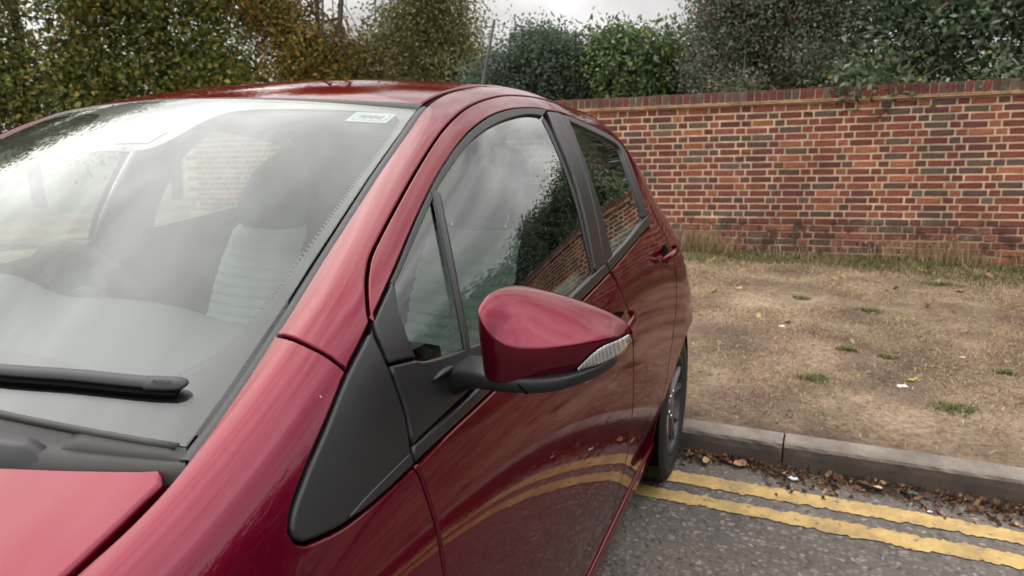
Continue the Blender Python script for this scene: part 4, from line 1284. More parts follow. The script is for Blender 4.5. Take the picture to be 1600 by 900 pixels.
panel('rear_bumper_corner', *SIDE, poly, M['paint'], LR, r=.004)
def rbump(q, z):
    q = np.asarray(q, float); z = np.asarray(z, float); q, z = np.broadcast_arrays(q, z)
    xe = np.full(z.shape, -3.058); E = side(xe, np.vectorize(v_of)(xe, np.maximum(z, .285)))
    return np.stack([-3.060 - .10 * (1 - np.abs(q) ** 2.5), q * E[..., 1], z], -1)
grid_part('rear_bumper', rbump, qs, [.26, .32, .38, .46, .54, .62, .66], M['paint'], car, flip=True)

# ------------------------------------------------------------------ cabin
# floor, bulkhead, headliner, door cards, pillar linings
bm_ = bmesh.new(); bm_box(bm_, (-2.85, -.74, .20), (.45, .74, .26)); from_bm('floor_pan', bm_, M['floor'], car, False)
bm_ = bmesh.new(); bm_box(bm_, (-.40, -.64, .26), (-.36, .64, .98)); from_bm('bulkhead', bm_, M['floor'], car, False)
bm_ = bmesh.new(); bm_box(bm_, (-.30, -.60, .40), (.42, .60, .80)); from_bm('engine_block', bm_, M['gap'], car, False)
hx = np.linspace(-1.07, -2.86, 24)
grid_part('headliner', lambda a, b: roof(a, b) - np.array([0, 0, .030]), hx, np.linspace(-.97, .97, 21), M['headliner'], car, flip=True)
def lining(name, poly, off, mat):
    return panel(name, *SIDE, poly, mat, LR, off=off, r=0, depth=0, inset=0, step=.05)
lining('roof_rail_lining', outline(side, [(-.50, 12.5), (-.7, 12.55), (-.9, 12.6), (-1.1, 12.6), (-1.5, 12.6), (-2.0, 12.6), (-2.8, 12.6)], ('line', [(-2.8, 12.6), (-2.75, 11.2)]), [(-2.75, 11.2), (-2.2, 11.0), (-1.9, 10.95), (-1.5, 11.05), (-1.2, 11.15), (-.97, 11.12), (-.75, 10.95), (-.56, 10.66), (-.50, 10.6)], ('line', [(-.50, 10.6), (-.50, 12.5)]), spacing=.03), -.022, M['headliner'])
lining('centre_pillar_lining', outline(side, [(-1.46, 11.1), (-1.40, 10.2), (-1.36, 9.6), (-1.31, 8.7), (-1.28, 8.0)], ('line', [(-1.28, 8.0), (-1.50, 8.0)]), [(-1.50, 8.0), (-1.50, 8.6), (-1.53, 9.4), (-1.565, 10.05), (-1.66, 11.0)], ('line', [(-1.66, 11.0), (-1.46, 11.1)]), spacing=.03), -.035, M['cloth_dark'])
lining('rear_pillar_lining', outline(side, ('line', [(-2.03, 8.0), (-2.08, 9.6)]), [(-2.08, 9.6), (-2.12, 10.1), (-2.05, 10.6), (-1.95, 11.0)], ('line', [(-1.95, 11.0), (-2.85, 11.6)]), ('line', [(-2.85, 11.6), (-2.95, 8.0)]), ('line', [(-2.95, 8.0), (-2.03, 8.0)]), spacing=.04), -.030, M['dash_light'])
lining('door_card', outline(side, ('line', [(-.52, 8.15), (-2.1, 8.2)]), ('line', [(-2.1, 8.2), (-2.1, 2.0)]), ('line', [(-2.1, 2.0), (-.52, 2.0)]), ('line', [(-.52, 2.0), (-.52, 8.15)]), spacing=.05), -.055, M['dash'])
lining('door_card_insert', outline(side, [(-.75, 7.7), (-1.3, 7.75)], ('line', [(-1.3, 7.75), (-1.3, 6.2)]), ('line', [(-1.3, 6.2), (-.75, 6.0)]), ('line', [(-.75, 6.0), (-.75, 7.7)]), spacing=.05), -.066, M['dash_light'])
ribbon('door_sill_cap', *SIDE, [(-.52, 8.12), (-1.0, 8.08), (-1.5, 8.10), (-2.1, 8.15)], .05, M['dash_light'], LR, off=-.045, bulge=.012)
# seat belt on the centre pillars
ribbon('seat_belt', *SIDE, [(-1.50, 10.4), (-1.46, 9.6), (-1.42, 8.8), (-1.41, 7.5)], .045, M['cloth_dark'], LR, off=-.045)

# dashboard
def dash(y, s):
    y = np.asarray(y, float); s = np.asarray(s, float); y, s = np.broadcast_arrays(y, s)
    k = 1 - (y / .68) ** 2
    x = np.interp(s, [0, 1, 2, 3, 3.5, 4, 5, 6], [-.34, -.46, -.60, -.72, -.765, -.775, -.74, -.70]) + .03 * k * (s < 1.5)
    z = np.interp(s, [0, 1, 2, 3, 3.5, 4, 5, 6], [1.035, 1.045, 1.050, 1.045, 1.028, .995, .80, .55])
    hump = np.exp(-((y + .36) / .17) ** 4) * np.clip(1 - np.abs(s - 2.9) / 1.0, 0, 1) * .055
    mid = np.exp(-(y / .16) ** 4) * np.clip(1 - np.abs(s - 3.2) / 1.2, 0, 1) * .02
    return np.stack([x - .04 * np.exp(-(y / .2) ** 4) * np.clip(s - 3, 0, 1), y, z + hump + mid], -1)
db = grid_part('dashboard', dash, np.linspace(-.68, .68, 57), [0, .5, 1, 1.5, 2, 2.5, 2.75, 3, 3.25, 3.5, 3.75, 4, 4.5, 5, 6], M['dash'], car)
V, F = tube_mesh([dash(np.array(y), np.array(3.95)) + np.array([-.002, 0, -.012]) for y in np.linspace(.14, .64, 14)], .012, 8)
mesh('dash_trim', V, F, M['dash_light'], db)
bm_ = bmesh.new(); bm_box(bm_, (-.83, -.11, .80), (-.79, .11, .97), .012); from_bm('centre_screen', bm_, M['trim'], db)

# steering wheel
sw_c = Vector((-.965, -.36, .955)); tilt = math.radians(24)
ax = Vector((-math.cos(tilt), 0, math.sin(tilt)))          # wheel axis, towards the driver
e1 = Vector((0, 1, 0)); e2 = Vector((math.sin(tilt), 0, math.cos(tilt)))
pth = [sw_c + .183 * (math.cos(t) * e1 + math.sin(t) * e2) for t in np.linspace(0, 2 * math.pi, 41)[:-1]]
n_t, k_t = 40, 10
V, F = [], []
for i in range(n_t):
    t = 2 * math.pi * i / n_t
    rad = math.cos(t) * e1 + math.sin(t) * e2
    for k in range(k_t):
        p = 2 * math.pi * k / k_t
        V.append(sw_c + rad * (.183 + .0165 * math.cos(p)) + ax * (.0165 * math.sin(p)))
for i in range(n_t):
    for k in range(k_t):
        F.append((i * k_t + k, ((i + 1) % n_t) * k_t + k, ((i + 1) % n_t) * k_t + (k + 1) % k_t, i * k_t + (k + 1) % k_t))
sw = mesh('steering_wheel', V, F, M['cloth_dark'], car)
bm_ = bmesh.new(); bmesh.ops.create_uvsphere(bm_, u_segments=20, v_segments=10, radius=1)
R3 = Matrix((e1, e2, ax)).transposed().to_4x4()
for v in bm_.verts: v.co = sw_c - ax * .01 + R3 @ Vector((v.co.x * .085, v.co.y * .075, v.co.z * .035))
from_bm('steering_hub', bm_, M['dash'], sw)
for ang in (5, 175, 270):
    t = math.radians(ang); rad = math.cos(t) * e1 + math.sin(t) * e2
    V, F = tube_mesh([tuple(sw_c - ax * .012 + rad * r_) for r_ in (.05, .10, .15, .18)], [.022, .018, .016, .014], 8)
    mesh('steering_spoke', V, F, M['alloy'], sw)
V, F = tube_mesh([tuple(sw_c - ax * .02), tuple(sw_c - ax * .22)], .045, 12); mesh('steering_column', V, F, M['dash'], sw)

# front seats: leaning back, ribbed pale facing, dark bolsters, tall padded headrest
def seat_section(z, hw, hd, cx, n=28, ex=.42):
    out = []
    for i in range(n):
        t = 2 * math.pi * i / n
        c, s = math.cos(t), math.sin(t)
        out.append((cx + hd * math.copysign(abs(c) ** ex, c), hw * math.copysign(abs(s) ** ex, s), z))
    return out
def loft(rows, name, mat, parent, dy=0.0, cap=True):
    n = len(rows[0]); V = [(p[0], p[1] + dy, p[2]) for r_ in rows for p in r_]; F = []
    for i in range(len(rows) - 1):
        for k in range(n):
            k2 = (k + 1) % n
            F.append((i * n + k, i * n + k2, (i + 1) * n + k2, (i + 1) * n + k))
    if cap:
        F.append(tuple(range(n))[::-1]); F.append(tuple((len(rows) - 1) * n + k for k in range(n)))
    return mesh(name, V, F, mat, parent)
def bx(z): return -1.385 - (z - .55) * .46          # centre line of the backrest
def front_seat(cy, raised):
    root = empty('front_seat', (0, 0, 0)); root.parent = car
    zs = np.linspace(.50, 1.11, 15)
    rows = []
    for z in zs:
        hw = np.interp(z, [.5, .62, .8, .98, 1.07, 1.11], [.215, .235, .240, .235, .205, .13])
        hd = np.interp(z, [.5, .9, 1.06, 1.11], [.075, .07, .05, .022])
        rows.append(seat_section(z, hw, hd, bx(z), ex=.55))
    loft(rows, 'backrest', M['cloth_dark'], root, cy)
    # pale facing with horizontal ribs
    V, F = [], []
    nz, nyy = 130, 15
    for i in range(nz):
        z = .60 + .500 * i / (nz - 1)
        hw = np.interp(z, [.6, .8, .98, 1.06, 1.10], [.155, .168, .166, .148, .115]); hd = np.interp(z, [.5, .9, 1.06, 1.11], [.075, .07, .05, .022])
        rib = .0075 * abs(math.sin((z - .6) / .0275 * math.pi)) ** .6 if .74 < z < 1.085 else .004
        for j in range(nyy):
            s = -1 + 2 * j / (nyy - 1)
            sag = .010 * s * s
            e = max(0, 1 - abs(s) ** 5)
            V.append((bx(z) + hd * (1 - .16 * s ** 4) + .004 + rib * e - .010 * (1 - e), cy + hw * s, z + sag))
    for i in range(nz - 1):
        for j in range(nyy - 1):
            F.append((i * nyy + j, i * nyy + j + 1, (i + 1) * nyy + j + 1, (i + 1) * nyy + j))
    mesh('seat_facing', V, F, M['cloth_light'], root)
    rows = []
    for x in np.linspace(-.94, -1.44, 8):
        hw = .235; top = np.interp(x, [-1.44, -1.3, -1.05, -.94], [.50, .50, .53, .50])
        n = 20; r_ = []
        for i in range(n):
            t = 2 * math.pi * i / n
            c, s = math.cos(t), math.sin(t)
            r_.append((x, hw * math.copysign(abs(c) ** .5, c), .40 + (top - .40) * math.copysign(abs(s) ** .5, s)))
        rows.append(r_)
    loft(rows, 'cushion', M['cloth_light'], root, cy)
    dz = .055 if raised else -.02
    rows = []
    for t in np.linspace(0, 1, 11):
        z = 1.095 + dz + t * (.245 if not raised else .205)
        hw = .147 * (1 - abs(2 * t - .9) ** 4 * .42) * np.interp(t, [0, .3, .75, 1], [1.0, 1.0, .82, .5])
        hd = .052 * (1 - abs(2 * t - 1) ** 4 * .6)
        rows.append(seat_section(z, hw, hd, bx(z) + .028, ex=.7))
    hr = loft(rows, 'headrest', M['cloth_dark'], root, cy)
    for s in (-1, 1):
        V, F = tube_mesh([(bx(1.06), cy + s * .085, 1.06), (bx(1.17) + .02, cy + s * .085, 1.17)], .0065, 8)
        mesh('headrest_post', V, F, M['chrome'], root)
    return root
front_seat(.36, True)
front_seat(-.36, False)
# rear bench
rb = empty('rear_seat'); rb.parent = car
for cy in (-.40, 0, .40):
    rows = []
    for z in np.linspace(.45, 1.0, 9):
        hw = .2 if cy else .19
        rows.append(seat_section(z, hw * np.interp(z, [.45, .9, 1.0], [1, 1, .85]), .07 * np.interp(z, [.45, .95, 1.0], [1, .9, .4]), -2.12 - (z - .5) * .36, ex=.5))
    loft(rows, 'backrest', M['cloth_dark'], rb, cy)
    rows = []
    for t in np.linspace(0, 1, 9):
        z = 1.03 + t * .17; rows.append(seat_section(z, .125 * (1 - abs(2 * t - 1) ** 4 * .4), .045 * (1 - abs(2 * t - 1) ** 4 * .6), -2.29 - t * .05, ex=.6))
    loft(rows, 'headrest', M['cloth_dark'], rb, cy)
    for s in (-.06, .06):
        V, F = tube_mesh([(-2.285, cy + s, .98), (-2.29, cy + s, 1.05)], .006, 6); mesh('headrest_post', V, F, M['chrome'], rb)
bm_ = bmesh.new(); bm_box(bm_, (-2.10, -.62, .30), (-1.70, .62, .50), .05, 3); from_bm('cushion', bm_, M['cloth_light'], rb)
bm_ = bmesh.new(); bm_box(bm_, (-2.90, -.56, .93), (-2.40, .56, .955), .01); from_bm('parcel_shelf', bm_, M['floor'], car)
# ------------------------------------------------------------------ road, kerb, verge
def asphalt():
    mt, n, l, b = new_mat('worn_asphalt')
    t = n.new('ShaderNodeTexCoord')
    v = n.new('ShaderNodeTexVoronoi'); v.inputs['Scale'].default_value = 52; v.feature = 'F1'
    nz = n.new('ShaderNodeTexNoise'); nz.inputs['Scale'].default_value = 22; nz.inputs['Detail'].default_value = 5
    mp = n.new('ShaderNodeMix'); mp.data_type = 'RGBA'; mp.inputs['Factor'].default_value = .05
    l.new(t.outputs['Object'], nz.inputs['Vector'])
    l.new(t.outputs['Object'], mp.inputs[6]); l.new(nz.outputs['Color'], mp.inputs[7])
    l.new(mp.outputs[2], v.inputs['Vector'])
    sep_ = n.new('ShaderNodeSeparateColor'); l.new(v.outputs['Color'], sep_.inputs[0])
    stone = ramp(n, l, sep_.outputs[0], [(0, (.060, .058, .058)), (.35, (.125, .115, .107)), (.75, (.185, .167, .150)), (.93, (.25, .22, .195)), (1, (.29, .265, .235))])
    edge = ramp(n, l, v.outputs['Distance'], [(.25, 1.0), (.62, .0)])
    dirt = noise(n, l, 1.7, 6, .65)
    dcol = ramp(n, l, dirt.outputs['Fac'], [(.35, (.085, .072, .064)), (.7, (.165, .138, .118))])
    mx = n.new('ShaderNodeMix'); mx.data_type = 'RGBA'
    l.new(edge.outputs['Color'], mx.inputs['Factor']); l.new(dcol.outputs['Color'], mx.inputs[6]); l.new(stone.outputs['Color'], mx.inputs[7])
    l.new(mx.outputs[2], b.inputs['Base Color'])
    b.inputs['Roughness'].default_value = .82; b.inputs['Specular IOR Level'].default_value = .3
    inv = ramp(n, l, v.outputs['Distance'], [(.0, 1.0), (.7, .0)])
    b1 = bump(n, l, inv.outputs['Color'], b, .9, .006)
    fine = noise(n, l, 400, 3, .7)
    bump(n, l, fine.outputs['Fac'], b, .35, .002, b1)
    return mt
M['asphalt'] = asphalt()
def ymat():
    mt, n, l, b = new_mat('worn_yellow_road_paint')
    nz = noise(n, l, 9, 6, .65)
    col = ramp(n, l, nz.outputs['Fac'], [(.28, (.22, .165, .095)), (.42, (.36, .245, .092)), (.55, (.47, .315, .110)), (.78, (.57, .42, .18))])
    sp = noise(n, l, 120, 4, .7)
    dk = ramp(n, l, sp.outputs['Fac'], [(.30, (.35, .33, .30)), (.42, (1, 1, 1))])
    mx = n.new('ShaderNodeMix'); mx.data_type = 'RGBA'; mx.blend_type = 'MULTIPLY'; mx.inputs['Factor'].default_value = .8
    l.new(col.outputs['Color'], mx.inputs[6]); l.new(dk.outputs['Color'], mx.inputs[7]); l.new(mx.outputs[2], b.inputs['Base Color'])
    wr = noise(n, l, 26, 8, .72)
    wm = ramp(n, l, wr.outputs['Fac'], [(.35, 1.0), (.43, .0)])
    m3 = n.new('ShaderNodeMix'); m3.data_type = 'RGBA'; m3.inputs[7].default_value = (.11, .098, .088, 1)
    l.new(wm.outputs['Color'], m3.inputs['Factor']); l.new(mx.outputs[2], m3.inputs[6]); l.new(m3.outputs[2], b.inputs['Base Color'])
    b.inputs['Roughness'].default_value = .7
    bump(n, l, sp.outputs['Fac'], b, .6, .003)
    return mt
M['yellow'] = ymat()
def concrete():
    mt, n, l, b = new_mat('weathered_concrete')
    a = noise(n, l, 5, 7, .65); f = noise(n, l, 240, 4, .7)
    c = ramp(n, l, a.outputs['Fac'], [(.3, (.13, .107, .09)), (.5, (.215, .182, .152)), (.72, (.31, .268, .225))])
    g = ramp(n, l, f.outputs['Fac'], [(.3, .6), (.6, 1.15)])
    mx = n.new('ShaderNodeMix'); mx.data_type = 'RGBA'; mx.blend_type = 'MULTIPLY'; mx.inputs['Factor'].default_value = .8
    l.new(c.outputs['Color'], mx.inputs[6]); l.new(g.outputs['Color'], mx.inputs[7])
    # colour is darker on the upright face than on top
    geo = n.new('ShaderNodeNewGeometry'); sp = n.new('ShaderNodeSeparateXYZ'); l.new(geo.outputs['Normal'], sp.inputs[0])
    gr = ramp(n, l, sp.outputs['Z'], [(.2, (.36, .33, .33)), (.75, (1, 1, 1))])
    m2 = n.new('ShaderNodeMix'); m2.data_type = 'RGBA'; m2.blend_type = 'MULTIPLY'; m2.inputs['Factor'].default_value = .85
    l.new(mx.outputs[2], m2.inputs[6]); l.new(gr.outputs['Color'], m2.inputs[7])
    l.new(m2.outputs[2], b.inputs['Base Color'])
    b.inputs['Roughness'].default_value = .9
    bump(n, l, f.outputs['Fac'], b, .5, .004)
    return mt
M['concrete'] = concrete()
def soil():
    mt, n, l, b = new_mat('dry_trodden_soil')
    a = noise(n, l, 1.3, 7, .62); d = noise(n, l, 34, 6, .7); f = noise(n, l, 190, 4, .75)
    c = ramp(n, l, a.outputs['Fac'], [(.36, (.110, .077, .055)), (.5, (.210, .150, .103)), (.64, (.335, .250, .174))])
    g = ramp(n, l, d.outputs['Fac'], [(.3, .42), (.5, .95), (.72, 1.55)])
    mx = n.new('ShaderNodeMix'); mx.data_type = 'RGBA'; mx.blend_type = 'MULTIPLY'; mx.inputs['Factor'].default_value = .85
    l.new(c.outputs['Color'], mx.inputs[6]); l.new(g.outputs['Color'], mx.inputs[7])
    h = ramp(n, l, f.outputs['Fac'], [(.35, .7), (.62, 1.25)])
    m2 = n.new('ShaderNodeMix'); m2.data_type = 'RGBA'; m2.blend_type = 'MULTIPLY'; m2.inputs['Factor'].default_value = .7
    l.new(mx.outputs[2], m2.inputs[6]); l.new(h.outputs['Color'], m2.inputs[7]); l.new(m2.outputs[2], b.inputs['Base Color'])
    b.inputs['Roughness'].default_value = .95; b.inputs['Specular IOR Level'].default_value = .15
    b1 = bump(n, l, d.outputs['Fac'], b, .8, .02)
    bump(n, l, f.outputs['Fac'], b, .6, .006, b1)
    return mt
M['soil'] = soil()

road = mesh('road', [(-150, -150, 0), (150, -150, 0), (150, 150, 0), (-150, 150, 0)], [(0, 1, 2, 3)], M['asphalt'], None, False)
tag(road, kind='structure')

# kerb line: straight beside the car, swinging away round the corner on the far side
KP = smooth_path([(-2.30, 13.5), (-2.48, 8), (-2.64, 3), (-2.70, 1.23), (-2.78, -1.5), (-2.90, -4.5), (-3.35, -6.6), (-4.6, -8.6), (-6.8, -9.9), (-10, -10.6), (-16, -11.2), (-26, -12)], 40)
KL = np.concatenate([[0], np.cumsum(np.linalg.norm(np.diff(KP, axis=0), axis=1))])
i_ref = int(np.argmin(np.abs(KP[:, 1] - 1.23))); S_REF = KL[i_ref]
def kerb_at(s, off=0.0):
    """point on the kerb arris at run s, shifted towards the road by off"""
    x, y = np.interp(s, KL, KP[:, 0]), np.interp(s, KL, KP[:, 1])
    x2, y2 = np.interp(s + .05, KL, KP[:, 0]), np.interp(s + .05, KL, KP[:, 1])
    x1, y1 = np.interp(s - .05, KL, KP[:, 0]), np.interp(s - .05, KL, KP[:, 1])
    tx, ty = x2 - x1, y2 - y1; L = np.hypot(tx, ty)
    # road lies to the +X side of the straight part
    nx, ny = -ty / L, tx / L
    return np.stack([x + nx * off, y + ny * off], -1)
def ragged(seed, amp, n, scale):
    r_ = np.random.default_rng(seed); out = np.zeros(n)
    for k_, a_ in ((.3, .5), (1, .35), (4, .4), (17, .5)):
        m_ = max(4, int(n * k_ / scale)); out += a_ * np.interp(np.linspace(0, m_ - 1, n), np.arange(m_), r_.uniform(-1, 1, m_))
    return out * amp
def fray(seed, ss):
    r_ = np.random.default_rng(seed); g = np.arange(0, KL[-1] + .02, .011)
    v = r_.normal(size=len(g)) * .0035; v[r_.uniform(size=len(g)) < .05] -= .008
    return np.interp(ss, g, v)
def paint_line(o0, o1, seed):
    ss = np.concatenate([np.arange(.5, S_REF - 4, .03), np.arange(S_REF - 4, S_REF + 3.5, .005), np.arange(S_REF + 3.5, KL[-1] - .5, .03)]); n = len(ss)
    e0 = o0 + ragged(seed, .010, n, 34) + fray(seed, ss); e1 = o1 + ragged(seed + 1, .010, n, 34) + fray(seed + 7, ss)
    A = kerb_at(ss, e0); B = kerb_at(ss, e1); V, F = [], []
    for i in range(n):
        V.append((A[i, 0], A[i, 1], .004)); V.append((B[i, 0], B[i, 1], .004))
    for i in range(n - 1):
        F.append((2 * i, 2 * i + 1, 2 * i + 3, 2 * i + 2))
    return mesh('yellow_line', V, F, M['yellow'], None, False)
tag(paint_line(.352, .442, 5), kind='structure')
tag(paint_line(.182, .276, 9), kind='structure')

kerb = tag(empty('kerb'), kind='structure')
KH = .112
sec = [(0.0, -.06), (-.002, .070), (-.006, .096), (-.014, .107), (-.026, .112), (-.118, .114), (-.126, .110), (-.128, -.06)]
s0 = S_REF - .915 * int((S_REF - .6) / .915)
k_i = 0
while s0 + .915 < KL[-1] - 6:
    ns = 26
    V, F = [], []
    jit = rng.uniform(-.003, .003); jz = rng.uniform(-.002, .002)
    org = kerb_at(s0, 0)
    for i in range(ns):
        s = s0 + .003 + (.915 - .007) * i / (ns - 1)
        for (d, z) in sec:
            p = kerb_at(s, d + jit - (.002 if i in (0, ns - 1) and z > .05 else 0)); nzk = rng.normal() * .0007 if z > .05 else 0
            V.append((p[0] + nzk, p[1], z + jz + nzk - (.0015 if i in (0, ns - 1) and z > .05 else 0) - (.003 * max(0, rng.normal() - 1.6) if .09 < z < .1115 else 0)))
    k = len(sec)
    for i in range(ns - 1):
        for j in range(k - 1):
            F.append((i * k + j, (i + 1) * k + j, (i + 1) * k + j + 1, i * k + j + 1))
    F.append(tuple(range(k))); F.append(tuple((ns - 1) * k + j for j in range(k))[::-1])
    mesh('kerb_stone', V, F, M['concrete'], kerb, False)
    s0 += .915; k_i += 1

# verge: trodden bank between the kerb and the wall
def vnoise(x, y, seed, sc):
    r_ = np.random.default_rng(seed); G = r_.uniform(-1, 1, (64, 64))
    u, v = np.asarray(x) / sc, np.asarray(y) / sc
    i, j = np.floor(u).astype(int), np.floor(v).astype(int); fu, fv = u - i, v - j
    fu = fu * fu * (3 - 2 * fu); fv = fv * fv * (3 - 2 * fv)
    g = lambda a, b: G[a % 64, b % 64]
    return (g(i, j) * (1 - fu) + g(i + 1, j) * fu) * (1 - fv) + (g(i, j + 1) * (1 - fu) + g(i + 1, j + 1) * fu) * fv
def wall_x(y): return -8.03 - .0212 * np.asarray(y)
def base_z(y): return .100 + .012 * np.clip(np.asarray(y), -8, 3) * -1
def verge_z(x, y, t):
    z0 = .108; z1 = np.interp(np.asarray(y), [-10, 0, 3.5, 12], [.10, .105, .045, .03])
    z = z0 + (z1 - z0) * t
    env = np.clip(t / .06, 0, 1)
    return z + env * (.022 * vnoise(x, y, 1, 1.1) + .010 * vnoise(x, y, 2, .33) + .004 * vnoise(x, y, 3, .11))
ss = np.linspace(.2, KL[-1] - 6.2, 520); ts = np.concatenate([[0, .01], np.linspace(.025, 1, 95)])
A = kerb_at(ss, -.123)
far = np.stack([np.where(A[:, 1] > -8, wall_x(A[:, 1]) - .6, A[:, 0] - 6), A[:, 1] + np.where(A[:, 1] > -8, 0, 6)], 1)
far[:, 0] = np.minimum(far[:, 0], -8.6)
V, F = [], []
GXY = A[:, None] + (far - A)[:, None] * ts[None, :, None]
GZ = verge_z(GXY[..., 0], GXY[..., 1], ts[None, :])
V = np.concatenate([GXY, GZ[..., None]], -1).reshape(-1, 3); nt_ = len(ts)
I, J = np.meshgrid(np.arange(len(ss) - 1), np.arange(nt_ - 1), indexing='ij')
F = np.stack([I * nt_ + J, I * nt_ + J + 1, (I + 1) * nt_ + J + 1, (I + 1) * nt_ + J], -1).reshape(-1, 4)
tag(soup('verge', V, F, M['soil'], None, True), kind='structure')
mesh_g = mesh('garden_ground', [(-8.3, -9.5, .10), (-8.3, 16, .10), (-60, 40, .10), (-60, -40, .10)], [(0, 1, 2, 3)], M['soil'], None, False)
tag(mesh_g, kind='structure')

# ------------------------------------------------------------------ brick wall
M['brick'] = attr_mat('old_brick', .88, jitter=.42, bumpscale=55, bstr=.55, bdist=.006, spec=.2)
def stain(mt):
    """broad weather stains over the brickwork, damp and algae at its foot"""
    n, l = mt.node_tree.nodes, mt.node_tree.links
    b = n['Principled BSDF']; src = b.inputs['Base Color'].links[0].from_socket
    g = n.new('ShaderNodeNewGeometry')
    nz = n.new('ShaderNodeTexNoise'); nz.inputs['Scale'].default_value = 1.1; nz.inputs['Detail'].default_value = 7; nz.inputs['Roughness'].default_value = .65
    l.new(g.outputs['Position'], nz.inputs['Vector'])
    r = ramp(n, l, nz.outputs['Fac'], [(.32, (.70, .68, .66)), (.50, (1.0, .98, .96)), (.70, (1.22, 1.18, 1.12))])
    m_ = n.new('ShaderNodeMix'); m_.data_type = 'RGBA'; m_.blend_type = 'MULTIPLY'; m_.inputs['Factor'].default_value = .9
    l.new(src, m_.inputs[6]); l.new(r.outputs['Color'], m_.inputs[7])
    # lime bloom and soot in patches near the plinth
    n2 = n.new('ShaderNodeTexNoise'); n2.inputs['Scale'].default_value = 7; n2.inputs['Detail'].default_value = 6; n2.inputs['Roughness'].default_value = .7
    l.new(g.outputs['Position'], n2.inputs['Vector'])
    sp = n.new('ShaderNodeSeparateXYZ'); l.new(g.outputs['Position'], sp.inputs[0])
    hz = n.new('ShaderNodeMapRange'); hz.inputs['From Min'].default_value = .40; hz.inputs['From Max'].default_value = .50; hz.inputs['To Min'].default_value = .85; hz.inputs['To Max'].default_value = .12
    l.new(sp.outputs['Z'], hz.inputs['Value'])
    r2 = ramp(n, l, n2.outputs['Fac'], [(.36, (.055, .043, .036)), (.50, (.16, .085, .06)), (.62, (.34, .20, .14)), (.72, (.46, .40, .32))])
    thr = ramp(n, l, n2.outputs['Fac'], [(.40, 1.0), (.48, .25), (.58, .25), (.66, 1.0)])
    mu = n.new('ShaderNodeMath'); mu.operation = 'MULTIPLY'; l.new(hz.outputs['Result'], mu.inputs[0]); l.new(thr.outputs['Color'], mu.inputs[1])
    m2 = n.new('ShaderNodeMix'); m2.data_type = 'RGBA'
    l.new(mu.outputs[0], m2.inputs['Factor']); l.new(m_.outputs[2], m2.inputs[6]); l.new(r2.outputs['Color'], m2.inputs[7])
    l.new(m2.outputs[2], b.inputs['Base Color'])
stain(M['brick'])
M['mortar'] = plain('lime_mortar', (.66, .515, .37), .95, grain=.9, gscale=120, var=.3, spec=.1)
stain(M['mortar'])
wall = tag(empty('brick_wall'), 'long weathered red and grey brick garden wall with brick coping', 'wall')
ex = Vector((-.0212, 1, .0213)).normalized(); ez = Vector((0, -.0213, 1)); ez = (ez - ex * ez.dot(ex)).normalized(); ey = ez.cross(ex)
mw = Matrix.Identity(4)
for i in range(3): mw[i][0], mw[i][1], mw[i][2] = ex[i], ey[i], ez[i]
mw.translation = Vector((-8.03, 0, 0))
wall.matrix_world = mw
# local frame: x along the wall, -y outwards to the road, z up
PAL = [((.36, .135, .076), .12), ((.270, .092, .064), .25), ((.205, .068, .054), .26), ((.150, .060, .054), .17), ((.125, .085, .072), .13), ((.150, .118, .094), .11)]
def brick_mesh(L, H, D, col, seed, rough=.0):
    r_ = random.Random(seed)
    bm_ = bmesh.new()
    bm_box(bm_, (0, 0, 0), (L, D, H), .005, 1)
    lay = None
    for v in bm_.verts:
        v.co += Vector((r_.uniform(-1, 1), r_.uniform(-1, 1), r_.uniform(-1, 1))) * (.0016 + rough)
    me = bpy.data.meshes.new('brick'); bm_.to_mesh(me); bm_.free()
    a = me.attributes.new('Col', 'FLOAT_COLOR', 'POINT')
    for d in a.data: d.color = (*col, 1)
    me.materials.append(M['brick'])
    return me
rb_ = random.Random(21)
lib = {}
def lib_mesh(kind, ci, var):
    key = (kind, ci, var)
    if key not in lib:
        L, H = {'s': (.208, .0565), 'h': (.0955, .0565), 'c': (.070, .108)}[kind]
        c = PAL[ci][0]; j = rb_.uniform(.85, 1.18)
        lib[key] = brick_mesh(L, H, .09, tuple(x * j for x in c), hash(key) & 0xffff)
    return lib[key]
def pick_col():
    r_ = rb_.random(); acc = 0
    for i, (c, w) in enumerate(PAL):
        acc += w
        if r_ < acc: return i
    return 2
Z_TOP = 1.637; CH = .075
bricks = []      # (kind, x, z, out, colour index)
for c in range(25):
    z = Z_TOP - (c + 1) * CH + .005
    plinth = c >= 16
    x = -7.2 + (.0 if c % 2 else .169) + rb_.uniform(-.01, .01)
    st = c % 2 == 0
    while x < 9.0:
        kind = 's' if st else 'h'
        L = .217 if st else .104
        bricks.append((kind, x + rb_.uniform(-.0015, .0015), z + rb_.uniform(-.0015, .0015), (.018 if plinth else 0.0) + rb_.uniform(-.0022, .0022) + (rb_.uniform(-.003, .008) if plinth else 0), pick_col()))
        x += L + .0085; st = not st
cop = []
x = -7.2
while x < 9.0:
    cop.append((x + rb_.uniform(-.002, .002), rb_.uniform(-.004, .004), rb_.choice([2, 3, 3, 3, 4, 4, 4, 5]))); x += .066 + .009
def near(b): return .95 < b[1] < 3.42
shown = [b for b in bricks if near(b)]
rest = [b for b in bricks if not near(b)]
shown, more = shown[:290], shown[290:]
rest += more
for (kind, x, z, out, ci) in shown:
    o = bpy.data.objects.new('brick', lib_mesh(kind, ci, rb_.randrange(3)))
    COL.objects.link(o); o.parent = wall
    o.location = (x, -out, z)
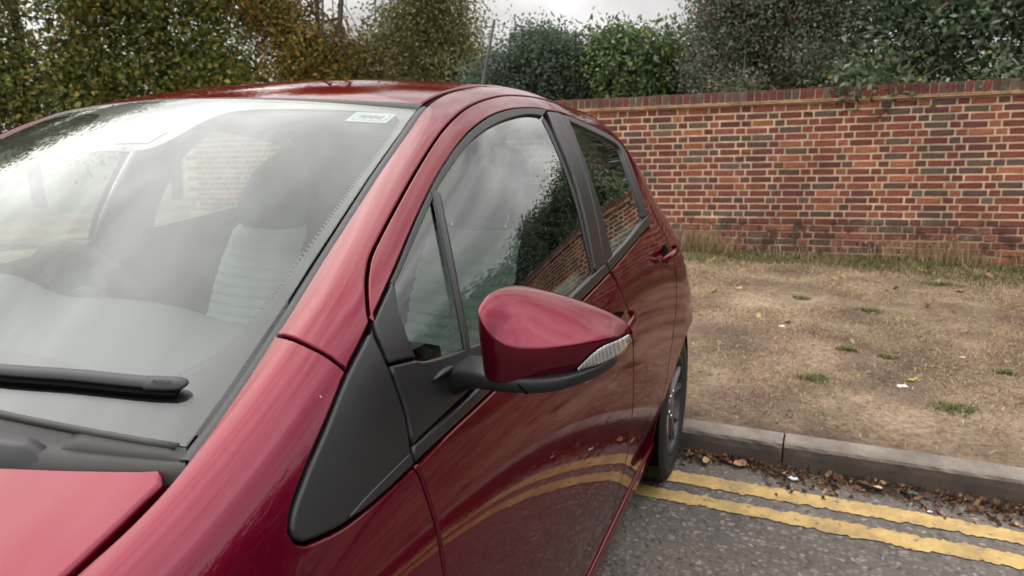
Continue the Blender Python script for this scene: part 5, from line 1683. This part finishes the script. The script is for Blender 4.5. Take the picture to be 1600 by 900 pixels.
def joined(name, items, parent):
    Vs, Fs, Cs = [], [], []; base = 0
    for (kind, x, z, out, ci) in items:
        me = lib_mesh(kind, ci, rb_.randrange(3))
        co = np.empty(len(me.vertices) * 3, np.float32); me.vertices.foreach_get('co', co); co = co.reshape(-1, 3)
        Vs.append(co + np.array([x, -out, z]))
        tri = []
        for p in me.polygons:
            vs = list(p.vertices)
            if len(vs) == 4: tri.append(vs)
            else:
                tri.append([vs[0], vs[1], vs[2], vs[2]])
        Fs += [[q + base for q in t] for t in tri]; base += len(co)
        j = rb_.uniform(.85, 1.15)
        Cs.append(np.tile(np.array(PAL[ci][0]) * j, (len(co), 1)))
    V_ = np.vstack(Vs); C_ = np.vstack(Cs)
    me = bpy.data.meshes.new(name)
    me.from_pydata(V_.tolist(), [], [f if f[2] != f[3] else f[:3] for f in Fs]); me.update()
    a = me.attributes.new('Col', 'FLOAT_COLOR', 'POINT')
    c4 = np.ones((len(V_), 4), np.float32); c4[:, :3] = C_; a.data.foreach_set('color', c4.ravel())
    me.materials.append(M['brick'])
    o = link(name, me, None, parent); o['kind'] = 'stuff'
    return o
joined('brickwork', rest, wall)
n_c = 0
for (x, dz, ci) in cop:
    if -1.6 < x < 3.5:
        o = bpy.data.objects.new('coping_brick', lib_mesh('c', ci, rb_.randrange(3))); COL.objects.link(o); o.parent = wall
        o.location = (x, -.012 + rb_.uniform(-.003, .003), Z_TOP + .040 + dz)
joined('coping', [('c', x, Z_TOP + .040 + dz, .012, ci) for (x, dz, ci) in cop if not -1.6 < x < 3.5], wall)
# mortar body, coping core and the projecting tile course below the coping
bm_ = bmesh.new()
bm_box(bm_, (-7.22, .0065, -.5), (9.02, .20, Z_TOP + .002)); bm_box(bm_, (-7.21, -.0085, -.5), (9.01, .02, Z_TOP - 16 * CH))
bm_box(bm_, (-7.21, -.004, Z_TOP + .036), (9.01, .19, Z_TOP + .140))
from_bm('mortar_bed', bm_, M['mortar'], wall, False)
bm_ = bmesh.new(); x = -7.22
while x < 9.0:
    L = rb_.uniform(.16, .28)
    bm_box(bm_, (x, -.036 + rb_.uniform(-.004, .004), Z_TOP + .003 + rb_.uniform(-.001, .002)), (x + L - .003, .19, Z_TOP + .020 + rb_.uniform(-.002, .002)), .004, 1)
    bm_box(bm_, (x + .08, -.028 + rb_.uniform(-.004, .004), Z_TOP + .022), (x + L + .076, .19, Z_TOP + .038), .004, 1)
    x += L
M['tile'] = plain('weathered_clay_tile', (.40, .255, .155), .9, grain=.8, gscale=90, var=.35, spec=.1)
o = from_bm('tile_course', bm_, M['tile'], wall, False); o['kind'] = 'stuff'
# ------------------------------------------------------------------ vegetation
M['leaf'] = attr_mat('broad_leaf', .38, transl=.40, spec=.75)
M['leaf_dull'] = attr_mat('dull_leaf', .52, transl=.45, spec=.5)
M['bark'] = plain('bark', (.115, .095, .072), .95, grain=.9, gscale=60, var=.4, spec=.1)
M['straw'] = attr_mat('dry_grass', .8, transl=.2, spec=.2)
M['litter'] = attr_mat('fallen_leaf', .75, transl=.1, spec=.25, jitter=.3)

def leaf_quads(P, length, width, r_, droop=.0, up_bias=.35):
    n = len(P)
    d = r_.normal(size=(n, 3)); d[:, 2] -= droop; d /= np.linalg.norm(d, axis=1, keepdims=True)
    nn = r_.normal(size=(n, 3)); nn[:, 2] = np.abs(nn[:, 2]) + up_bias
    w = np.cross(d, nn); w /= np.linalg.norm(w, axis=1, keepdims=True) + 1e-9
    nrm = np.cross(w, d)
    L = length * r_.uniform(.6, 1.25, (n, 1)); W = width * r_.uniform(.65, 1.2, (n, 1))
    fold = r_.uniform(.0, .35, (n, 1))
    b = P - d * L * .5
    V = np.stack([b, b + d * L * .42 + w * W * .5 + nrm * W * fold, b + d * L, b + d * L * .42 - w * W * .5 + nrm * W * fold], 1).reshape(-1, 3)
    F = np.arange(4 * n, dtype=np.int32).reshape(-1, 4)
    return V, F
def palette(n, cols, r_):
    c = np.array([q[0] for q in cols]); w = np.array([q[1] for q in cols], float); w /= w.sum()
    k = r_.choice(len(c), n, p=w)
    return c[k] * r_.uniform(.7, 1.3, (n, 1)) * (1 + r_.uniform(-.10, .10, (n, 3)))
def blob_points(blobs, n, r_, clump=.13, per=26, shell=.5):
    vol = np.array([b[3] * b[4] * b[5] for b in blobs]) ** (2 / 3); vol /= vol.sum()
    ncl = max(1, n // per); out = []
    k = r_.choice(len(blobs), ncl, p=vol)
    B = np.array(blobs)[k]
    d = r_.normal(size=(ncl, 3)); d /= np.linalg.norm(d, axis=1, keepdims=True)
    rad = (shell + (1 - shell) * r_.uniform(0, 1, ncl)) ** .8
    rad *= 1 + .16 * r_.normal(size=ncl)
    c = B[:, :3] + d * B[:, 3:6] * rad[:, None]
    P = np.repeat(c, per, 0) + r_.normal(size=(ncl * per, 3)) * clump
    cl = np.repeat(r_.uniform(.72, 1.25, ncl), per)
    return P, cl
def twigs(root, tips, r0, rng_, sag=.1):
    """limbs from a stem point to each tip"""
    Vs, Fs, base = [], [], 0
    for tp in tips:
        a, b = np.array(root, float), np.array(tp, float)
        n = 7; t = np.linspace(0, 1, n)[:, None]
        P = a + (b - a) * t; L = np.linalg.norm(b - a)
        P[1:-1] += rng_.normal(size=(n - 2, 3)) * L * .05
        V, F = tube_mesh(P, list(np.linspace(r0, r0 * .18, n)), 6)
        Vs += list(V); Fs += [tuple(q + base for q in f) for f in F]; base += len(V)
    return Vs, Fs
def plant(name, label, cat, blobs, n, leaf, cols, seed, stems, mat='leaf', clump=.13, per=26, shell=.5, group=None, droop=0.0, extra=None, nlimb=9, limb_r=.03):
    r_ = np.random.default_rng(seed)
    base = stems[0][0]
    root = tag(empty(name), label, cat, group)
    P, cl = blob_points(blobs, n, r_, clump, per, shell)
    V, F = leaf_quads(P, leaf[0], leaf[1], r_, droop)
    Cc = palette(len(P), cols, r_) * cl[:, None]
    Cv = np.repeat(np.clip(Cc, 0, 1), 4, 0)
    soup('crown', V, F, M[mat], root, False, Cv)
    Vs, Fs, b0 = [], [], 0
    for (p0, p1, r0) in stems:
        V, F = tube_mesh([np.array(p0) + (np.array(p1) - p0) * t + (r_.normal(size=3) * .04 if 0 < t < 1 else 0) for t in np.linspace(0, 1, 8)], list(np.linspace(r0, r0 * .35, 8)), 8)
        Vs += list(V); Fs += [tuple(q + b0 for q in f) for f in F]; b0 += len(V)
        for t in np.linspace(.3, .95, nlimb):
            q = np.array(p0) + (np.array(p1) - p0) * t
            bl = np.array(blobs)[r_.integers(len(blobs))]
            d = r_.normal(size=3); d /= np.linalg.norm(d)
            tip = bl[:3] + d * bl[3:6] * .85
            V, F = twigs(q, [tip], limb_r * (1.1 - t * .6), r_)
            Vs += list(V); Fs += [tuple(q_ + b0 for q_ in f) for f in F]; b0 += len(V)
    mesh('trunk', Vs, Fs, M['bark'], root)
    return root

LAUREL = [((0.083, 0.131, 0.064), 5), ((0.123, 0.186, 0.090), 4), ((0.180, 0.232, 0.136), 2.4), ((0.360, 0.304, 0.112), 0.15), ((0.240, 0.116, 0.072), 0.08)]
COTON = [((0.128, 0.152, 0.096), 5), ((0.184, 0.205, 0.132), 4), ((0.264, 0.276, 0.195), 3), ((0.256, 0.155, 0.132), 0.35), ((0.480, 0.132, 0.124), 0.16)]
GREEN = [((0.058, 0.106, 0.043), 5), ((0.096, 0.156, 0.054), 4), ((0.180, 0.228, 0.072), 1.6), ((0.336, 0.348, 0.084), 0.7)]
DARKG = [((0.068, 0.103, 0.070), 5), ((0.100, 0.140, 0.092), 4), ((0.149, 0.192, 0.129), 2)]
AUTUMN = [((0.144, 0.182, 0.051), 5), ((0.222, 0.255, 0.068), 5), ((0.348, 0.328, 0.083), 2.8), ((0.456, 0.356, 0.088), 1.2), ((0.432, 0.230, 0.066), 0.35)]
ORANGE = [((.24, .195, .050), 4), ((.38, .27, .055), 4), ((.44, .26, .06), 2), ((.15, .165, .050), 4)]
PALE = [((0.182, 0.187, 0.068), 4), ((0.242, 0.237, 0.088), 4), ((0.319, 0.286, 0.110), 2), ((0.231, 0.176, 0.110), 1.5)]

plant('broadleaf_bush', 'large-leaved dark green bush spilling over the wall at the right edge', 'bush',
      [(-9.05, 2.15, 2.25, .55, .75, .62), (-9.0, 3.1, 2.35, .6, .8, .70), (-9.3, 2.6, 2.95, .7, 1.2, .55), (-9.0, 3.9, 2.4, .6, .8, .8), (-9.5, 4.6, 2.6, .8, .8, .9), (-8.55, 1.75, 1.95, .28, .32, .28), (-8.22, 1.95, 1.80, .13, .35, .13), (-8.2, 1.6, 1.78, .12, .16, .15), (-8.25, 3.2, 1.90, .12, .45, .13)],
      32000, (.092, .042), LAUREL, 101, [((-9.1, 2.2, .1), (-9.1, 2.2, 2.6), .05), ((-9.2, 3.4, .1), (-9.1, 3.3, 2.7), .05)], clump=.13, per=18, group='shrubs behind the wall')
plant('small_leaved_bush', 'dense small-leaved grey-green bush with a few red leaves above the wall', 'bush',
      [(-8.95, .45, 2.35, .55, .62, .72), (-9.0, 1.1, 2.45, .55, .6, .8), (-9.1, .7, 3.0, .6, .9, .6), (-8.75, .2, 2.05, .35, .35, .35), (-8.6, 1.25, 1.98, .25, .35, .28), (-8.28, .45, 1.83, .12, .35, .12)],
      62000, (.050, .028), COTON, 102, [((-9.0, .6, .1), (-9.0, .7, 2.8), .05)], clump=.085, per=30, shell=.55, mat='leaf_dull', group='shrubs behind the wall')
plant('green_bush', 'fresh green bushy shrub with yellow-green tips between two darker bushes', 'bush',
      [(-9.3, -.95, 2.05, .55, .62, .55), (-9.3, -.40, 2.10, .5, .55, .55), (-9.5, -1.1, 2.35, .5, .5, .35), (-9.2, -.7, 1.75, .45, .75, .35)],
      22000, (.090, .040), GREEN, 103, [((-9.3, -.9, .1), (-9.3, -.8, 2.3), .035), ((-9.2, -.3, .1), (-9.3, -.4, 2.2), .03)], clump=.11, per=20, droop=.3, group='shrubs behind the wall')
plant('evergreen_bush', 'rounded very dark evergreen bush behind the car aerial', 'bush',
      [(-9.3, -2.1, 2.05, .6, .62, .70), (-9.3, -2.75, 1.85, .55, .55, .60), (-9.4, -1.65, 1.9, .5, .45, .6), (-9.5, -2.2, 2.45, .45, .5, .32)],
      42000, (.058, .032), DARKG, 104, [((-9.3, -2.2, .1), (-9.3, -2.2, 2.5), .05)], clump=.095, per=28, shell=.6, mat='leaf_dull', group='shrubs behind the wall')
plant('twiggy_tree', 'tall loose yellow-green tree with many fine upright twigs behind the car roof', 'tree',
      [(-12.6, -6.7, 2.4, .7, .6, 1.2), (-12.2, -5.6, 2.6, .9, 1.0, 1.2), (-12.4, -4.9, 2.6, .8, .8, 1.2), (-12.8, -6.2, 3.0, .9, .9, 1.2), (-12.0, -5.2, 3.9, .7, .9, .8), (-12.6, -5.6, 5.6, 1.1, 1.5, 1.2)],
      60000, (.080, .045), PALE, 105, [((-12.3, -5.5, .1), (-12.2, -5.5, 4.6), .05), ((-12.4, -4.9, .1), (-12.4, -4.8, 4.4), .04), ((-12.6, -6.2, .1), (-12.6, -6.3, 4.6), .05)], clump=.16, per=14, shell=.15, mat='leaf_dull', nlimb=16, limb_r=.016, group='trees behind the car')
plant('autumn_tree', 'bare-topped tree with dark trunk and orange autumn leaves behind the car roof', 'tree',
      [(-12.2, -8.3, 2.7, .9, .75, 1.1), (-12.4, -7.3, 1.9, .7, .6, .8), (-12.6, -6.9, 2.5, .6, .6, .9), (-12.3, -7.7, 2.6, .6, .6, 1.0), (-12.0, -8.9, 3.8, .7, .8, .7), (-12.4, -8.2, 6.8, 1.3, 1.4, 1.2)],
      52000, (.090, .055), ORANGE, 106, [((-12.2, -7.35, .1), (-12.2, -7.4, 7.6), .075), ((-12.2, -7.9, .1), (-12.3, -7.9, 7.6), .065)], clump=.17, per=16, shell=.2, mat='leaf_dull', nlimb=20, limb_r=.03, group='trees behind the car')
plant('leafy_tree', 'big leafy olive-green hedge tree filling the upper left corner', 'tree',
      [(-11.2, -10.6, 2.5, 1.2, 1.2, 1.4), (-10.2, -12.0, 2.4, 1.2, 1.2, 1.4), (-9.2, -13.6, 2.4, 1.2, 1.3, 1.5), (-11.6, -9.6, 2.2, .9, .8, 1.1), (-10.6, -11.4, 4.2, 1.4, 1.6, 1.2), (-9.0, -14.2, 4.2, 1.5, 1.6, 1.4), (-11.6, -9.9, 4.4, 1.0, 1.0, 1.0), (-8.0, -15.4, 2.6, 1.2, 1.3, 1.6), (-10.8, -10.8, 6.6, 1.6, 1.7, 1.6), (-9.2, -13.4, 7.0, 1.7, 1.8, 1.7), (-7.8, -15.6, 6.2, 1.6, 1.8, 1.7)],
      100000, (.120, .080), AUTUMN, 107, [((-11.0, -10.8, 0), (-11.0, -10.7, 8.0), .12), ((-9.6, -13.0, 0), (-9.6, -13.0, 8.0), .13), ((-8.3, -15.0, 0), (-8.4, -15.0, 8.0), .12)], clump=.20, per=20, shell=.25, mat='leaf_dull', group='trees behind the car')
# hedge carrying on to the right of the picture along the same wall
for i, y in enumerate((5.9, 7.6, 9.4)):
    plant('broadleaf_bush', ['broad-leaved bush next along the wall, beyond the right edge', 'second broad-leaved bush along the wall beyond the right edge', 'third broad-leaved bush along the wall beyond the right edge'][i], 'bush',
          [(-9.2, y, 2.2, .8, 1.0, .9), (-9.3, y + .4, 2.8, .7, .8, .6)], 5000, (.13, .06), LAUREL, 110 + i, [((-9.2, y, .1), (-9.2, y, 2.6), .05)], clump=.15, per=16, group='shrubs behind the wall')
# trees on the near side of the road to the right of the picture, mirrored in the car's flank
for i, (x, y) in enumerate(((-4.6, 10.8), (-.9, 9.8), (2.9, 10.2), (7.0, 10.0))):
    plant('roadside_tree', ['dark roadside tree by the wall end, far right of the picture', 'second dark roadside tree, far right of the picture', 'third dark roadside tree, beside the viewer', 'fourth dark roadside tree, behind the viewer'][i], 'tree',
          [(x, y, 2.2, 2.0, 1.5, 1.8), (x + .5, y + .3, 5.4, 1.8, 1.5, 1.6), (x - .9, y, 3.8, 1.5, 1.4, 1.6)], 9000, (.24, .16), DARKG, 120 + i, [((x, y, 0), (x, y, 5.6), .14)], clump=.3, per=16, shell=.4, mat='leaf_dull', group='roadside trees to the right')
# wood round the far side of the road, standing well behind the viewer
r_ = np.random.default_rng(77)
ang = np.radians(r_.uniform(-118, 128, 380)); rad = r_.uniform(32, 48, 380)
blobs = [(rad[i] * math.cos(ang[i]), rad[i] * math.sin(ang[i]), r_.uniform(1.5, 6.0), 2.2, 2.2, 2.0) for i in range(380)]
P, cl = blob_points(blobs, 38000, r_, .5, 20, .4)
V, F = leaf_quads(P, .62, .42, r_)
tag(soup('far_wood', V, F, M['leaf_dull'], None, False, np.repeat(palette(len(P), LAUREL + PALE, r_) * cl[:, None], 4, 0)), 'belt of mixed green trees across the road behind the viewer', 'trees', kind='stuff')

# grass, litter and small things on the ground
def blades(P, h, w, r_, lean=.5):
    n = len(P)
    a = r_.uniform(0, 2 * math.pi, n); d = np.stack([np.cos(a), np.sin(a), np.zeros(n)], 1)
    b = r_.uniform(0, 2 * math.pi, n); ln = np.stack([np.cos(b), np.sin(b), np.zeros(n)], 1) * (lean * r_.uniform(.2, 1.4, n))[:, None]
    H = h * r_.uniform(.5, 1.3, (n, 1)); W = w * r_.uniform(.6, 1.3, (n, 1))
    up_ = np.array([0, 0, 1.0])
    mid = P + (up_ * .55 + ln * .35) * H; tip = P + (up_ * (1 - .35 * lean) + ln) * H
    V = np.stack([P - d * W * .5, P + d * W * .5, mid + d * W * .35, tip, mid - d * W * .35], 1).reshape(-1, 3)
    k = np.arange(n)[:, None] * 5
    F3 = np.concatenate([k + np.array([0, 1, 2]), k + np.array([0, 2, 4]), k + np.array([4, 2, 3])], 0)
    return V, F3
def on_verge(x, y):
    kx = np.interp(-np.asarray(y), -KP[::-1][:, 1][::-1], KP[:, 0]) if False else np.interp(y, KP[:, 1][::-1], KP[:, 0][::-1])
    t = np.clip((kx - .123 - x) / (kx - .123 - (wall_x(y) - .6)), 0, 1)
    return verge_z(x, y, t)
def sward(name, n, xr, yr, dens, h, w, cols, seed, lean, mat='straw'):
    r_ = np.random.default_rng(seed)
    x = r_.uniform(*xr, n); y = r_.uniform(*yr, n)
    k = r_.uniform(0, 1, n) < dens(x, y)
    x, y = x[k], y[k]
    P = np.stack([x, y, on_verge(x, y) - .003], 1)
    V, F = blades(P, h, w, r_, lean)
    Cc = np.repeat(palette(len(P), cols, r_), 5, 0)
    return tag(soup(name, V, F, M[mat], None, False, Cc), kind='stuff')
STRAW = [((0.432, 0.319, 0.190), 5), ((0.324, 0.230, 0.138), 4), ((0.528, 0.413, 0.265), 2), ((0.204, 0.142, 0.092), 2)]
TURF = [((.075, .095, .028), 5), ((.105, .125, .040), 4), ((.17, .16, .07), 2), ((.30, .24, .13), 3)]
o = sward('dead_grass', 190000, (-8.0, -2.86), (-3.0, 5.2), lambda x, y: np.clip(.45 + .75 * vnoise(x, y, 31, .55) + .35 * vnoise(x, y, 39, .16), .05, 1) * np.clip((-2.9 - x) / .5, .25, 1), .027, .0042, STRAW, 201, 1.6)
tag(o, 'short dead straw-coloured grass lying over the trodden verge', 'dead grass')
o = sward('turf', 60000, (-8.0, -5.9), (-3.0, 6.0), lambda x, y: np.clip((-6.75 - x) * 1.1 + .75 * vnoise(x, y, 32, .5) + .25 * vnoise(x, y, 36, .17), 0, 1), .055, .0055, TURF, 202, .8)
tag(o, 'strip of green and straw turf along the foot of the wall', 'grass')
o = sward('moss_and_weeds', 60000, (-8.0, -2.95), (-3.0, 5.2), lambda x, y: np.clip(1.9 * vnoise(x, y, 51, .38) - .85 + .5 * vnoise(x, y, 52, .12) + .10 * np.clip(-5 - x, 0, 3), 0, .8), .020, .0048, TURF, 207, 1.2)
tag(o, 'thin green weeds and moss in patches over the trodden verge', 'weeds')
o = sward('tall_dry_grass', 15000, (-7.99, -7.66), (-3, 6), lambda x, y: np.clip(.10 + 1.3 * vnoise(x, y, 33, .7) + .75 * np.exp(-((np.asarray(y) - .55) / .6) ** 2), 0.03, 1), .27, .0065, STRAW, 203, .5)
tag(o, 'tall bleached grass stalks standing against the foot of the wall', 'dry grass')
# separate green tufts
TU = [((-3.62, 1.36), .09, 'bright green weed tuft just behind the car, nearest the kerb'), ((-3.35, 1.95), .10, 'spreading green grass tuft in the middle of the bare verge'), ((-3.55, 2.32), .06, 'small round grass tuft right of the middle of the verge'), ((-3.00, 2.68), .08, 'pale green grass tuft near the kerb at the right edge'), ((-4.15, 1.75), .05, 'small flat green tuft halfway up the verge'), ((-4.2, 1.55), .05, 'small green tuft close behind the rear wheel, halfway up the verge'), ((-4.05, 2.30), .05, 'tiny green tuft right of centre, halfway up the verge'), ((-5.3, 1.75), .10, 'low dark green tuft on the upper verge'), ((-5.6, 1.30), .07, 'low green tuft on the upper verge nearest the car'), ((-5.0, 2.75), .06, 'small dark tuft on the upper verge to the right'), ((-5.05, 3.4), .07, 'dark green tuft on the upper verge at the right edge'), ((-6.6, 2.4), .13, 'thick green tuft below the middle of the wall')]
for i, ((x, y), rr, lb) in enumerate(TU):
    r_ = np.random.default_rng(300 + i); n = int(240 * rr / .07)
    th_ = r_.uniform(0, 2 * math.pi, n); rd_ = rr * .95 * r_.uniform(0, 1, n) ** .8 * (1 + .35 * np.sin(3 * th_ + i) + .2 * np.sin(5 * th_ + 2 * i))
    q = np.stack([rd_ * np.cos(th_), rd_ * np.sin(th_)], 1)
    px, py = x + q[:, 0] * .7, y + q[:, 1]
    P = np.stack([px, py, on_verge(px, py) - .002], 1)
    V, F = blades(P, .036, .0045, r_, 1.3)
    tag(soup('grass_tuft', V, F, M['straw'], None, False, np.repeat(palette(n, [((.095, .125, .040), 4), ((.14, .16, .055), 3), ((.26, .22, .11), 2.5)], r_), 5, 0)), lb, 'grass tuft', 'green tufts on the verge')

def curl_leaf(r_, size):
    """one dry curled leaf, 5 x 3 grid"""
    V, F = [], []
    cu = r_.uniform(.4, 1.5); tw = r_.uniform(-.8, .8)
    for i in range(5):
        t = i / 4; w = math.sin(math.pi * (t * .9 + .05)) ** .8 * .30 * (1 + .25 * math.sin(i * 2.4))
        for j in (-1, 0, 1):
            x = (t - .5); y = j * w; z = cu * (x * x * .5 + (abs(j) * w) ** 2 * 2.0) + tw * x * y * 1.6
            V.append((x * size, y * size, z * size))
    for i in range(4):
        for j in range(2):
            F.append((i * 3 + j, (i + 1) * 3 + j, (i + 1) * 3 + j + 1, i * 3 + j + 1))
    return np.array(V), F
LIT = [((.16, .085, .045), 5), ((.10, .055, .033), 5), ((.23, .13, .065), 3), ((.30, .19, .10), 1.2), ((.06, .04, .03), 3)]
def scatter_leaves(pos, sizes, cols, r_, tilt=.7):
    Vs, Fs, Cs, b0 = [], [], [], 0
    for (p, s, c) in zip(pos, sizes, cols):
        V, F = curl_leaf(r_, s)
        R_ = Matrix.Rotation(r_.uniform(0, 6.28), 3, 'Z') @ Matrix.Rotation(r_.normal() * tilt, 3, 'X') @ Matrix.Rotation(r_.normal() * tilt, 3, 'Y')
        V = V @ np.array(R_).T; V[:, 2] -= V[:, 2].min() * .8
        Vs.append(V + p); Fs += [tuple(q + b0 for q in f) for f in F]; b0 += len(V); Cs.append(np.tile(c, (len(V), 1)))
    return np.vstack(Vs), np.array(Fs), np.vstack(Cs)
r_ = np.random.default_rng(401)
n = 6000
s = S_REF + r_.uniform(-4.2, 3.0, n)
w_ = np.interp(s, [S_REF - 3, S_REF - .3, S_REF + .6, S_REF + 3], [.075, .055, .060, .075])
w_ = w_ * (1 + .55 * np.sin(s * 5.1) * np.sin(s * 2.3 + 1) + .3 * np.sin(s * 13))
off = np.abs(r_.normal(size=n)) * w_ + .004
p2_ = kerb_at(s, off)
pos = np.concatenate([p2_, (np.clip(.030 - off * .22, .001, .03) * r_.uniform(0, 1, n))[:, None]], 1)
V, F, Cc = scatter_leaves(pos, r_.uniform(.008, .036, n) * r_.uniform(.5, 1.2, n), palette(n, LIT, r_), r_)
tag(soup('leaf_litter', V, F, M['litter'], None, True, Cc), 'drift of broken brown leaves lying in the gutter against the kerb', 'leaf litter', kind='stuff')
n = 240
x = r_.uniform(-7.9, -3.0, n); x = np.where(r_.uniform(0, 1, n) < .6, r_.uniform(-7.9, -6.2, n), x); y = r_.uniform(-3, 5, n)
pos = np.stack([x, y, on_verge(x, y) + .002], 1)
V, F, Cc = scatter_leaves(pos, r_.uniform(.03, .08, n), palette(n, [((.36, .24, .13), 3), ((.42, .32, .17), 2), ((.30, .16, .07), 2), ((.45, .38, .08), .5)], r_), r_, .35)
tag(soup('scattered_leaves', V, F, M['litter'], None, True, Cc), 'pale dry leaves strewn thinly over the verge', 'leaves', kind='stuff')
# leaves that stand out one by one
BIG = [((S_REF - 1.02, .085), .085, (.42, .24, .13), 'large pale orange curled leaf lying on the gutter litter at the right'),
       ((S_REF - .83, .045), .060, (.30, .17, .09), 'brown curled leaf beside the large orange leaf in the gutter'),
       ((S_REF - .33, .070), .075, (.52, .42, .30), 'narrow cream leaf standing up from the gutter litter'),
       ((S_REF + .16, .050), .060, (.33, .18, .11), 'reddish brown leaf in the gutter left of the kerb joint'),
       ((S_REF + .30, .075), .050, (.40, .26, .15), 'tan leaf in the gutter close to the rear tyre')]
for (so, of_), sz, col, lb in BIG:
    V, F = curl_leaf(r_, sz); p = kerb_at(so, of_)
    R_ = Matrix.Rotation(r_.uniform(0, 6.28), 3, 'Z') @ Matrix.Rotation(.5, 3, 'X')
    V = V @ np.array(R_).T; V[:, 2] -= V[:, 2].min(); V[:, :2] += p; V[:, 2] += .016
    tag(soup('fallen_leaf', V, np.array(F), M['litter'], None, True, np.tile(col, (len(V), 1))), lb, 'leaf', 'single leaves in the gutter')
# scraps of litter
M['scrap'] = plain('white_scrap', (.75, .73, .70), .7)
M['scrap_green'] = plain('dark_green_scrap', (.045, .065, .05), .5)
def scrap(x, y, z, size, mat, lb, seed):
    rr = random.Random(seed); bm_ = bmesh.new(); bmesh.ops.create_icosphere(bm_, subdivisions=2, radius=1)
    for v in bm_.verts:
        k = 1 + rr.uniform(-.25, .25); v.co = Vector((v.co.x * size * .5 * k, v.co.y * size * k, max(v.co.z, -.3) * size * .28 * k))
    bmesh.ops.translate(bm_, verts=bm_.verts, vec=(x, y, z + size * .08))
    tag(from_bm('litter_scrap', bm_, mat, None, False), lb, 'litter', 'scraps of litter')
scrap(-3.62, 1.77, float(on_verge(-3.62, 1.77)), .030, M['scrap'], 'crumpled white scrap lying on the verge near the kerb', 1)
scrap(-4.62, 1.18, float(on_verge(-4.62, 1.18)), .022, M['scrap'], 'small white scrap on the verge just behind the rear wheel', 2)
scrap(-4.35, 2.16, float(on_verge(-4.35, 2.16)), .014, M['scrap'], 'tiny white fleck on the verge, right of the larger scrap', 3)
p = kerb_at(S_REF - .05, .085); scrap(p[0], p[1], .008, .022, M['scrap'], 'white paper scrap in the gutter by the kerb joint', 4)
p = kerb_at(S_REF - .47, .055); scrap(p[0], p[1], .018, .022, M['scrap_green'], 'dark green scrap on the leaf litter in the gutter', 5)
p = kerb_at(S_REF - .52, .155); scrap(p[0], p[1], .004, .010, M['scrap'], 'white pebble on the road by the yellow line', 6)
# white post on the far verge, seen through the car
bm_ = bmesh.new(); bm_box(bm_, (-8.36, -9.35, .02), (-8.26, -9.25, .66), .012, 2)
pv = tag(from_bm('verge_post', bm_, M['scrap'], None, False), 'short white post on the far verge seen through the car windows', 'post')
